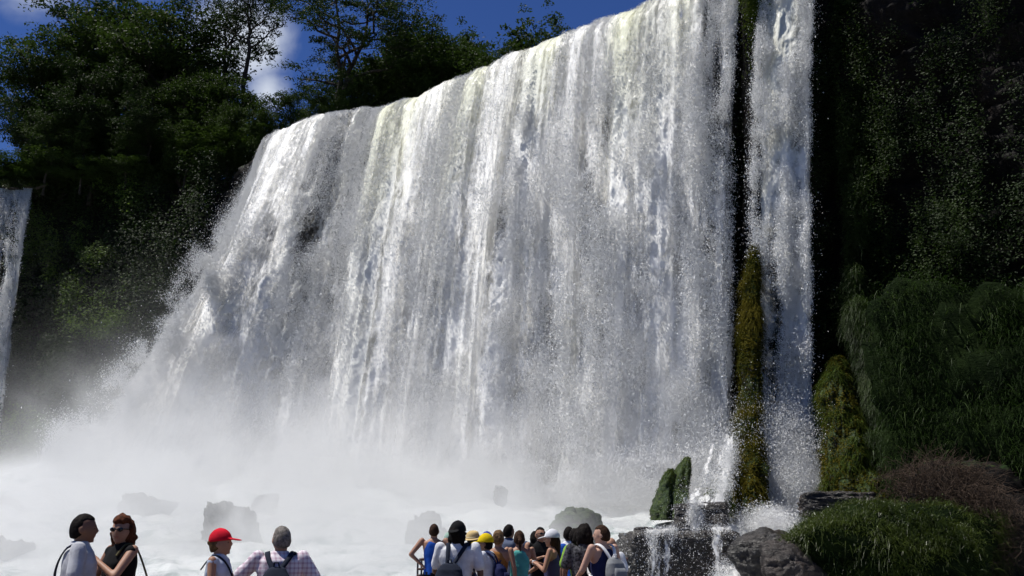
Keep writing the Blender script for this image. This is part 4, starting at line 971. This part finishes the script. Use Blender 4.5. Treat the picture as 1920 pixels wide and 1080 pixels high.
def rotz(a): c, s_ = math.cos(a), math.sin(a); return np.array([[c, -s_, 0], [s_, c, 0], [0, 0, 1]])
def rotx(a): c, s_ = math.cos(a), math.sin(a); return np.array([[1, 0, 0], [0, c, -s_], [0, s_, c]])
SHX, SHZ = .178, 1.445
ARM = {'down': ((.27, .02, .88), (.5, -.5, 0)), 'hip': ((.19, -.02, 1.06), (1, -.35, 0)), 'rail': ((.20, .36, 1.12), (.6, -.3, -.6)), 'chest': ((.07, .22, 1.26), (.5, -.1, -.8)), 'face': ((.06, .20, 1.50), (.5, .2, -.9)),
       'out': ((.58, .12, 1.08), (.3, -.2, -.8)), 'bent': ((.16, .30, 1.10), (.6, -.6, -.3)), 'side': ((.60, .25, 1.46), (.2, 0, -1)), 'strap': ((-.02, .17, 1.36), (.75, .1, -.8))}
PEOPLE = []
def person(label, px, top, Y, head, sk='tan', hair=('short', (.02, .015, .012)), shirt=('tee', None), pants=None, yaw=0, tilt=0, la='down', ra='down', wide=1.0, female=False, extra=(), vox=.016, hs=None, hatc=None, bend=0.0, xoff=0):
    H = W(px, top, Y).z; s_ = H / 1.72
    gx = W(px + xoff, 1040, Y).x; HR = rotz(-R(yaw)) @ rotx(-R(tilt)); hc = vec(0, .015 + bend, 1.598); M = SK[sk]
    SX = SHX * wide; hipw = .15 if not female else .165; wa = .135 if not female else .115
    # ---- body
    A = Acc(); tor = [((0, 0, .86), hipw * .9, .10), ((0, 0, .95), hipw, .115), ((0, .005 + bend * .2, 1.08), wa, .10), ((0, .01 + bend * .4, 1.22), wa * 1.12, .108), ((0, .01 + bend * .7, 1.34), .165 * wide, .105), ((0, bend * .9, 1.42), .155 * wide, .085), ((0, bend * .95, 1.475), .075, .06)]
    loft(A, tor)
    seg(A, (0, bend * .9, 1.42), (0, .012 + bend, 1.56), .060, .052)
    def hd(V):
        V = V.copy(); t = np.clip(-V[:, 2] / .12, 0, 1); V[:, 0] *= 1 - .32 * t ** 1.4; V[:, 1] *= 1 - .18 * t * (V[:, 1] < 0); V[:, 1] += .012 * t; return V
    hc0 = hc - 0
    blob(A, hc0, (.080, .098, .120), HR, hd)
    blob(A, hc0 + HR @ vec(0, .098, -.012), (.012, .020, .024), HR, None, 2); blob(A, hc0 + HR @ vec(0, .086, .022), (.045, .014, .010), HR, None, 2); blob(A, hc0 + HR @ vec(0, .088, -.052), (.022, .008, .008), HR, None, 2); blob(A, hc0 + HR @ vec(0, .072, -.090), (.022, .016, .016), HR, None, 2)
    for sg in (-1, 1): blob(A, hc0 + HR @ vec(sg * .081, -.004, -.010), (.009, .020, .030), HR, None, 2)
    arms = []
    for sg, a in ((-1, la), (1, ra)):
        hnd, hint = ARM[a] if isinstance(a, str) else a
        sh, el, wr = ik((sg * SX, bend * .85, SHZ), (sg * hnd[0], hnd[1] + bend, hnd[2]), (sg * hint[0], hint[1], hint[2])); arms.append((sh, el, wr))
        seg(A, sh, el, .049 * (1.05 if not female else .88), .038 * (1 if not female else .9)); seg(A, el, wr, .037 * (1 if not female else .9), .025); make_hand(A, wr, wr - el, -sg, .55)
    for sg in (-1, 1):
        seg(A, (sg * .088, 0, .90), (sg * .10, .015, .50), .085, .055); seg(A, (sg * .10, .015, .50), (sg * .10, -.01, .09), .052, .034); seg(A, (sg * .10, -.02, .045), (sg * .115, .14, .035), .040, .030)
    body = remesh(A, 'person', M, vox * .75)
    body.location = (gx, Y, 0); body.rotation_euler = (0, 0, -R(head)); body.scale = (s_, s_, s_)
    tag(body, label, 'person')
    # ---- shirt
    kind, sm = shirt; A = Acc(); g_ = .014 if kind in ('tank', 'sleeveless') else .024
    t2 = [((c[0], c[1], c[2]), rx + g_, ry + g_) for c, rx, ry in tor[1:6]]
    if kind == 'tank':
        t2 = t2[:3] + [((0, .01 + bend * .7, 1.33), .150 * wide, .118), ((0, bend * .9, 1.40), .118 * wide, .100), ((0, bend * .9, 1.435), .10 * wide, .082)]
    else: t2 = t2 + [((0, bend * .95, 1.475), .090, .074), ((0, bend * .97, 1.505), .068, .062)]
    t2[0] = ((0, 0, .90), hipw + g_ + .004, .12 + g_); loft(A, t2)
    for (sh, el, wr), sg in zip(arms, (-1, 1)):
        if kind == 'tee': seg(A, sh - vec(sg * .01, 0, .004), sh + (el - sh) * .72, .066, .066)
        elif kind == 'sleeveless': seg(A, sh - vec(sg * .035, 0, .01), sh + (el - sh) * .06 - vec(sg * .01, 0, 0), .056, .052)
        elif kind == 'tank': pass
    remesh(A, {'tee': 't_shirt', 'tank': 'tank_top', 'sleeveless': 'sleeveless_top'}[kind], sm, vox * .85, body, 2, .010, len(PEOPLE) + 3)
    # ---- trousers
    A = Acc(); loft(A, [((0, 0, .84), hipw + .006, .125), ((0, 0, .93), hipw + .018, .132), ((0, 0, .985), hipw + .004, .122)])
    for sg in (-1, 1):
        seg(A, (sg * .09, 0, .88), (sg * .10, .015, .50), .098, .075)
        if pants[1] == 'long': seg(A, (sg * .10, .015, .50), (sg * .10, -.01, .10), .072, .055)
    remesh(A, 'trousers' if pants[1] == 'long' else 'shorts', pants[0], vox, body, 2, .006, 5)
    A = Acc()
    for sg in (-1, 1): seg(A, (sg * .10, -.03, .045), (sg * .118, .15, .038), .048, .038)
    remesh(A, 'shoes', M_SHOE, vox, body, 1)
    # ---- hair
    st, hcol = hair; HMk = HM.get(hcol) or HM.setdefault(hcol, simple('hair', hcol, .75, .55, 40, .9, .08)); rg = np.random.RandomState(len(PEOPLE) + 50)
    if st != 'none':
        amp = {'short': .004, 'curly': .020, 'pony': .006, 'long': .007, 'updo': .012, 'bun': .008}[st]; th = {'short': 1.06, 'curly': 1.22, 'pony': 1.10, 'long': 1.12, 'updo': 1.16, 'bun': 1.12}[st]
        low = {'short': -.42, 'curly': -.85, 'pony': -.45, 'long': -.8, 'updo': -.30, 'bun': -.4}[st]
        def hf(V):
            D = unit(V / np.array([.080, .099, .121])); n = fbm(D[:, 0] * 4 + D[:, 2] * 3 + rg.rand() * 9, D[:, 1] * 4 - D[:, 2] * 2, 7, 3)
            face = sstep(-.05, .30, D[:, 1]) * sstep(.62, .42, D[:, 2]); neck = sstep(low + .12, low - .08, D[:, 2] - .25 * np.clip(-D[:, 1], -.4, 1) * -1)
            k = th + n * amp / .1; k = k * (1 - np.clip(face + neck, 0, 1)) + .86 * np.clip(face + neck, 0, 1); return D * np.array([.080, .099, .121]) * k[:, None]
        A = Acc(); blob(A, hc, (.080, .099, .121), HR, hf, 4)
        if st == 'pony':
            a0 = hc + HR @ vec(0, -.10, .02); seg(A, a0, a0 + HR @ vec(0, -.05, -.05), .025, .03); seg(A, a0 + HR @ vec(0, -.05, -.05), a0 + HR @ vec(0, -.045, -.20), .032, .012)
        if st == 'long': 
            for ox in (-.035, 0, .035): seg(A, hc + HR @ vec(ox, -.075, -.02), hc + HR @ vec(ox * 1.2, -.10, -.30), .045, .022)
        if st in ('updo', 'bun'):
            for q in range(7): blob(A, hc + HR @ vec(rg.normal() * .022, -.085 + rg.normal() * .012, .045 + rg.normal() * .022), (.03, .028, .028), None, None, 2)
        if st == 'curly':
            for q in range(64):
                D = rg.normal(size=3); D /= np.linalg.norm(D)
                if D[1] > .25 and D[2] < .55: continue
                if D[2] < -.9: continue
                blob(A, hc + HR @ (D * vec(.088, .105, .130)), (.020, .020, .022), None, None, 2)
            for sg in (-1, 1):
                for q in range(5): blob(A, hc + HR @ vec(sg * (.075 + rg.rand() * .02), -.02 - rg.rand() * .04, -.05 - q * .022), (.020, .024, .022), None, None, 2)
        remesh(A, 'hair', HMk, vox * (.8 if st == 'curly' else .6), body, 1, .012 if st == 'curly' else .007)
    if 'beardless' not in extra:
        for sg in (-1, 1):
            A = Acc(); blob(A, hc + HR @ vec(sg * .030, .083, .004), (.011, .008, .006), HR, None, 2); A.build('eye', M_EYE, body)
        A = Acc(); blob(A, hc + HR @ vec(0, .090, -.052), (.021, .006, .006), HR, None, 2); A.build('lips', M_LIP, body)
    if 'glasses' in extra:
        A = Acc()
        for sg in (-1, 1): blob(A, hc + HR @ vec(sg * .031, .100, .008), (.028, .008, .019), HR, None, 2); A.tube([hc + HR @ vec(sg * .058, .095, .012), hc + HR @ vec(sg * .080, .04, .012), hc + HR @ vec(sg * .082, -.01, .006)], [.004] * 3, 5)
        A.tube([hc + HR @ vec(-.02, .106, .012), hc + HR @ vec(.02, .106, .012)], [.004] * 2, 5); A.build('sunglasses', M_GLASS, body)
    for e in extra:
        if isinstance(e, tuple) and e[0] in ('cap', 'cap_back', 'straw'):
            A = Acc()
            if e[0].startswith('cap'):
                def cf(V):
                    V = V.copy(); lo = V[:, 2] < .0; V[lo, 2] = V[lo, 2] * .12; return V
                sgn = 1 if e[0] == 'cap' else -1
                blob(A, hc + HR @ vec(0, -.006, .030), (.094, .114, .120), HR, cf); blob(A, hc + HR @ vec(0, sgn * .135, .028), (.068, .075, .009), HR @ rotx(-R(14 * sgn)), None, 3); blob(A, hc + HR @ vec(0, -.006, .148), (.008, .008, .006), HR, None, 2)
                remesh(A, 'cap', e[1], .008, body, 1)
            else:
                loft(A, [((0, 0, 0), .15, .165), ((0, 0, .006), .165, .18), ((0, 0, .012), .15, .165), ((0, 0, .020), .100, .115), ((0, 0, .05), .096, .110), ((0, 0, .09), .085, .098), ((0, 0, .115), .05, .06)]); A.V = [(HR @ rotx(R(10)) @ v.T).T + hc + HR @ vec(0, -.01, .035) for v in A.V]
                o = A.build('straw_hat', e[1], body)
                A = Acc(); loft(A, [((0, 0, .018), .103, .118), ((0, 0, .042), .101, .115)]); A.V = [(HR @ rotx(R(10)) @ v.T).T + hc + HR @ vec(0, -.01, .035) for v in A.V]; A.build('hat_band', e[2], o)
    PEOPLE.append(body); body['_x'] = 0; del body['_x']
    return body
def attach(root, body):
    root.location = body.location; root.rotation_euler = body.rotation_euler; root.scale = body.scale
M_EYE = simple('eye', (.02, .015, .012), .2, .1); M_LIP = simple('lips', (.30, .10, .08), .5, .1); M_GLASS = simple('dark_lens', (.005, .005, .006), .12, .1, spec=.6); M_SHOE = simple('shoe', (.05, .045, .04), .7, .3)
def flat_strap(A, pts, w_=.022, th=.006):
    pts = curve_np(pts, np.linspace(0, 1, 18)); T = unit(np.gradient(pts, axis=0)); side = unit(np.cross(T, unit(np.stack([pts[:, 0] * .3, pts[:, 1], 0 * pts[:, 0] + .12], 1)))); up = np.cross(side, T)
    V = np.concatenate([pts + side * w_ + up * th, pts - side * w_ + up * th, pts - side * w_ - up * th, pts + side * w_ - up * th]); n = len(pts); F_ = []
    for q in range(4):
        for i in range(n - 1): a = q * n + i; b = ((q + 1) % 4) * n + i; F_.append((a, b, b + 1, a + 1))
    A.add(V, np.array(F_))
def backpack(body, label, mat, w=.15, z0=.98, z1=1.36, strapm=None, wide=1.0, pocket=None, logo=None, offx=0.0):
    r = empty('backpack'); tag(r, label, 'backpack'); y0 = -.20
    A = Acc(); loft(A, [((offx, y0, z0), w * .80, .055), ((offx, y0 - .01, z0 + .03), w * .98, .085), ((offx, y0 - .02, z0 + (z1 - z0) * .45), w, .095), ((offx, y0, z0 + (z1 - z0) * .8), w * .82, .075), ((offx, y0 + .02, z1 - .015), w * .5, .05), ((offx, y0 + .03, z1), w * .25, .03)], 24, 2.6)
    remesh(A, 'bag_body', mat, .010, r, 1, .006, 3)
    A = Acc(); loft(A, [((offx, y0 - .085, z0 + .03), w * .62, .03), ((offx, y0 - .095, z0 + .06), w * .72, .035), ((offx, y0 - .095, z0 + .17), w * .70, .032), ((offx, y0 - .08, z0 + .22), w * .55, .02)], 20, 3); A.build('pocket', pocket or mat, r)
    for sg in (-1, 1):
        A = Acc(); flat_strap(A, [(offx + sg * .03, y0 + .03, z1 - .03), (sg * .085 * wide, -.10, 1.445), (sg * .105 * wide, 0.0, 1.492), (sg * .115 * wide, .09, 1.43), (sg * .135 * wide, .135, 1.32), (sg * .165 * wide, .09, 1.16), (sg * .15, -.06, 1.06), (sg * w * .8, y0 + .04, z0 + .06)]); A.build('strap', strapm or mat, r)
    A = Acc(); A.tube([(offx - .025, y0 + .02, z1 - .01), (offx - .018, y0 - .01, z1 + .035), (offx + .018, y0 - .01, z1 + .035), (offx + .025, y0 + .02, z1 - .01)], [.008] * 4, 6); A.build('carry_loop', strapm or mat, r)
    if logo:
        tcu = bpy.data.curves.new('logo', 'FONT'); tcu.body = logo; tcu.size = .062; tcu.extrude = .002; tcu.align_x = 'CENTER'; tcu.shear = .25
        dg = bpy.context.evaluated_depsgraph_get(); to = bpy.data.objects.new('tmp', tcu); COL.objects.link(to); dg.update(); me = bpy.data.meshes.new_from_object(to.evaluated_get(dg)); bpy.data.objects.remove(to)
        me.materials.clear(); me.materials.append(M_WHITE); lo = link(bpy.data.objects.new('logo', me), r); lo.location = (0.0, y0 - .134, z0 + .10); lo.rotation_euler = (R(90), R(-6), 0)
    attach(r, body); return r
M_WHITE = simple('white_print', (.75, .75, .75), .6, .05)
def plaid_mat():
    m = new_mat('plaid_cloth'); t = m.node_tree; o = N(t, 'ShaderNodeOutputMaterial'); ob = N(t, 'ShaderNodeTexCoord').outputs['Object']; sx = N(t, 'ShaderNodeSeparateXYZ'); t.links.new(ob, sx.inputs[0])
    def st(v): return mrange(t, math_n(t, 'SINE', math_n(t, 'MULTIPLY', v, 2 * math.pi / .042)), .1, .5)
    k = math_n(t, 'ADD', st(math_n(t, 'ADD', sx.outputs[0], math_n(t, 'MULTIPLY', sx.outputs[1], .5))), st(sx.outputs[2]))
    col = mixc(t, math_n(t, 'MULTIPLY', k, .5), (.74, .68, .72), (.44, .30, .38)); p = N(t, 'ShaderNodeBsdfPrincipled'); t.links.new(col, p.inputs['Base Color']); p.inputs['Roughness'].default_value = .9
    t.links.new(p.outputs[0], o.inputs['Surface']); return m
C_ = {k: cloth(k, v) for k, v in dict(grey=(.50, .51, .54), black=(.012, .012, .013), lightblue=(.50, .56, .68), white=(.68, .69, .72), blue=(.02, .09, .42), teal=(.10, .42, .38), navy=(.02, .025, .08), orange=(.32, .14, .04), greyblue=(.10, .12, .18), lime=(.24, .42, .06),
      denim=(.08, .12, .22), khaki=(.20, .16, .10), red=(.62, .012, .03), yellow=(.72, .52, .01), royal=(.03, .06, .35), straw=(.62, .46, .22), band=(.5, .42, .28), mint=(.35, .5, .42), darkpack=(.02, .025, .04), greypack=(.20, .21, .22), purple=(.07, .07, .15), olive=(.08, .07, .035)).items()}
C_['print'] = simple('cloth_print', (.012, .012, .014), .9, .1, 38, .3, .1, (.10, .10, .11))
DK, BR, RB, GR, BL = (.012, .009, .008), (.05, .025, .015), (.11, .035, .015), (.22, .20, .18), (.20, .12, .06)
v1 = .0125
p1 = person('man with short dark hair in a light grey t-shirt, far left, looking right', 148, 963, 8.8, 70, 'brown', ('short', DK), ('tee', C_['grey']), (C_['khaki'], 'short'), yaw=4, la='down', ra=((.22, .10, .95), (.6, -.6, -.3)), vox=v1, wide=.95)
r = empty('sling_bag'); tag(r, 'dark bag strap slung across the back of the man in the grey t-shirt', 'bag'); A = Acc(); flat_strap(A, [(.10, .02, 1.495), (.10, -.09, 1.45), (.02, -.155, 1.30), (-.10, -.155, 1.12), (-.17, -.08, 1.0)], .012); A.build('strap', C_['darkpack'], r)
A = Acc(); loft(A, [((-.21, -.02, .84), .03, .09), ((-.21, -.02, .86), .04, .11), ((-.21, -.02, .98), .04, .11), ((-.21, -.02, 1.0), .03, .09)]); A.build('bag_body', C_['darkpack'], r); attach(r, p1)
p2 = person('woman with curly reddish hair and sunglasses in a black sleeveless top, fist raised', 228, 968, 9.2, 220, 'tan', ('curly', RB), ('sleeveless', C_['black']), (C_['khaki'], 'long'), yaw=-34, tilt=-3, la=((.03, .23, 1.36), (.9, .15, -.8)), ra='bent', female=True, extra=('glasses',), vox=v1)
r = empty('shoulder_bag'); tag(r, 'olive shoulder bag hanging at the side of the woman with curly reddish hair', 'bag'); A = Acc(); flat_strap(A, [(-.10, .10, 1.40), (-.115, .03, 1.49), (-.14, -.05, 1.46), (-.24, -.10, 1.25), (-.33, -.10, 1.09)], .011); A.build('strap', C_['olive'], r)
A = Acc(); loft(A, [((-.36, -.10, .86), .10, .04), ((-.36, -.10, .88), .13, .06), ((-.355, -.10, 1.02), .11, .06), ((-.345, -.10, 1.08), .07, .035)], 20, 3); A.build('bag_body', C_['olive'], r); attach(r, p2)
p3 = person('woman in a bright red cap and light blue sleeveless shirt, facing right', 410, 995, 9.8, 92, 'tan', ('bun', (.16, .09, .04)), ('sleeveless', C_['lightblue']), (C_['khaki'], 'short'), yaw=4, tilt=-6, la='bent', ra=((.20, .20, 1.0), (.5, -.6, -.3)), female=True, extra=(('cap', C_['red']),), vox=v1)
r = empty('waist_pouch'); tag(r, 'dark strapped pouch worn by the woman in the red cap', 'bag'); A = Acc(); flat_strap(A, [(.10, -.13, 1.36), (.095, -.02, 1.492), (.07, .10, 1.42), (-.04, .155, 1.24), (-.12, .15, 1.1)], .012); A.build('strap', C_['darkpack'], r)
A = Acc(); loft(A, [((.06, -.17, 1.10), .05, .03), ((.06, -.18, 1.13), .08, .05), ((.07, -.18, 1.24), .08, .05), ((.07, -.17, 1.28), .05, .03)]); A.build('bag_body', C_['darkpack'], r); attach(r, p3)
p4 = person('grey haired man in a pale plaid shirt seen from behind, reaching left', 526, 986, 9.4, -4, 'tan', ('short', GR), ('tee', plaid_mat()), (C_['khaki'], 'short'), yaw=-28, la=((.62, .22, 1.02), (.4, -.5, -.7)), ra=((.26, .12, .98), (1, -.3, -.2)), wide=1.16, vox=v1)
backpack(p4, 'black backpack with white lettering on the grey haired man', C_['darkpack'], .145, .96, 1.37, wide=1.1, logo='zou')
G = 'x'
person('man in a bright blue tank top with hands on hips, leftmost of the crowd', 813, 982, 18.6, 2, 'tan', ('short', BR), ('tank', C_['blue']), (C_['black'], 'long'), la='hip', ra='hip', wide=1.12)
p = person('man in a black cap worn backwards and white t-shirt, biggest back in the crowd', 858, 980, 12.4, 6, 'dark', ('curly', DK), ('tee', C_['white']), (C_['khaki'], 'short'), yaw=14, la='bent', ra='down', wide=1.18, extra=(('cap_back', C_['black']),), vox=.014)
backpack(p, 'large dark navy backpack on the man with the black cap', C_['darkpack'], .17, .92, 1.28, wide=1.1, offx=-.06)
person('person in a pale green hat half hidden behind the black cap', 841, 1000, 19.0, 0, 'tan', ('short', DK), ('tee', C_['white']), (C_['denim'], 'long'), extra=(('cap', C_['mint']),))
person('person in a round straw hat and white shirt next to the black cap', 886, 999, 15.6, 25, 'brown', ('short', DK), ('tee', C_['white']), (C_['black'], 'long'), la='chest', ra='bent', female=True, extra=(('straw', C_['straw'], C_['band']),))
person('person in a blue cap mostly hidden behind the yellow cap', 913, 999, 17.0, -20, 'tan', ('short', DK), ('tee', C_['greyblue']), (C_['denim'], 'long'), female=True, extra=(('cap', C_['royal']),))
p = person('person in a yellow cap and white t-shirt facing left with a hand near the face', 912, 1003, 14.0, -72, 'brown', ('short', DK), ('tee', C_['white']), (C_['black'], 'long'), yaw=-8, la='rail', ra='face', female=True, extra=(('cap', C_['yellow']),), vox=.014)
backpack(p, 'dark backpack worn by the person in the yellow cap', C_['navy'], .13, 1.0, 1.34)
person('fair haired woman in an orange brown top seen from behind beside the yellow cap', 934, 995, 15.2, 18, 'tan', ('updo', BL), ('tank', C_['orange']), (C_['black'], 'long'), female=True, la='bent', ra='down', wide=1.08)
person('dark haired man in a grey patterned shirt stretching an arm to the right', 953, 983, 17.6, 40, 'brown', ('short', DK), ('tee', C_['greyblue']), (C_['khaki'], 'short'), la='bent', ra='side')
person('woman with a brown ponytail in a teal tank top and jeans seen from behind', 974, 995, 15.6, -4, 'tan', ('pony', BR), ('tank', C_['teal']), (C_['denim'], 'long'), la='hip', ra='bent', female=True, wide=1.05)
person('dark haired person mostly hidden behind the man with sunglasses', 1003, 996, 19.0, 10, 'tan', ('long', DK), ('tee', C_['greyblue']), (C_['denim'], 'long'), female=True)
p = person('man in sunglasses and a black sleeveless shirt facing the camera', 1013, 988, 16.6, 168, 'tan', ('short', DK), ('sleeveless', C_['black']), (C_['olive'], 'short'), yaw=-14, tilt=-8, la='chest', ra='chest', wide=1.08, extra=('glasses',))
p = person('woman with long brown hair in a white cap and navy top, facing left', 1037, 995, 14.8, -74, 'tan', ('long', BR), ('tank', C_['purple']), (C_['denim'], 'long'), yaw=-6, la='chest', ra='chest', female=True, extra=(('cap', C_['white']),), vox=.014)
r = empty('camera'); r.name = 'compact_camera'; tag(r, 'small silver camera held up between the white cap and the man in sunglasses', 'camera'); A = Acc(); box_np(A, (-.045, .27, 1.25), (.045, .295, 1.31)); A.build('camera_body', simple('silver', (.6, .6, .62), .3, .1), r); A = Acc(); A.tube([(0, .295, 1.28), (0, .315, 1.28)], [.02, .02], 12); A.build('lens', M_GLASS, r); attach(r, p)
person('dark haired man in a white and blue t-shirt seen from behind', 1067, 987, 16.4, 8, 'brown', ('short', DK), ('tee', C_['white']), (C_['denim'], 'long'), la='down', ra='bent')
person('dark haired man in a bright blue shirt between the white and the lime shirts', 1078, 990, 15.4, 14, 'brown', ('short', DK), ('tee', C_['blue']), (C_['denim'], 'long'))
person('person in a lime green shirt partly hidden by the black patterned shirt', 1088, 991, 14.4, 10, 'brown', ('curly', DK), ('tee', C_['lime']), (C_['khaki'], 'long'), female=True)
person('person with thick curly black hair in a black patterned t-shirt seen from behind', 1097, 984, 13.2, 6, 'brown', ('curly', DK), ('tee', C_['print']), (C_['khaki'], 'long'), la='down', ra='bent', vox=.014)
person('bald headed person in a white t-shirt behind the grey backpack', 1146, 1008, 15.5, 30, 'tan', ('none', DK), ('tee', C_['white']), (C_['khaki'], 'long'), female=True)
p = person('dark haired person in a navy tank top at the right end of the crowd', 1131, 984, 13.0, -38, 'fair', ('short', BR), ('tank', C_['navy']), (C_['black'], 'long'), yaw=-40, la='bent', ra='down', vox=.014, wide=1.05)
p.children
backpack(p, 'grey backpack with white straps on the person in the navy tank top', C_['greypack'], .14, 1.0, 1.34, M_WHITE)
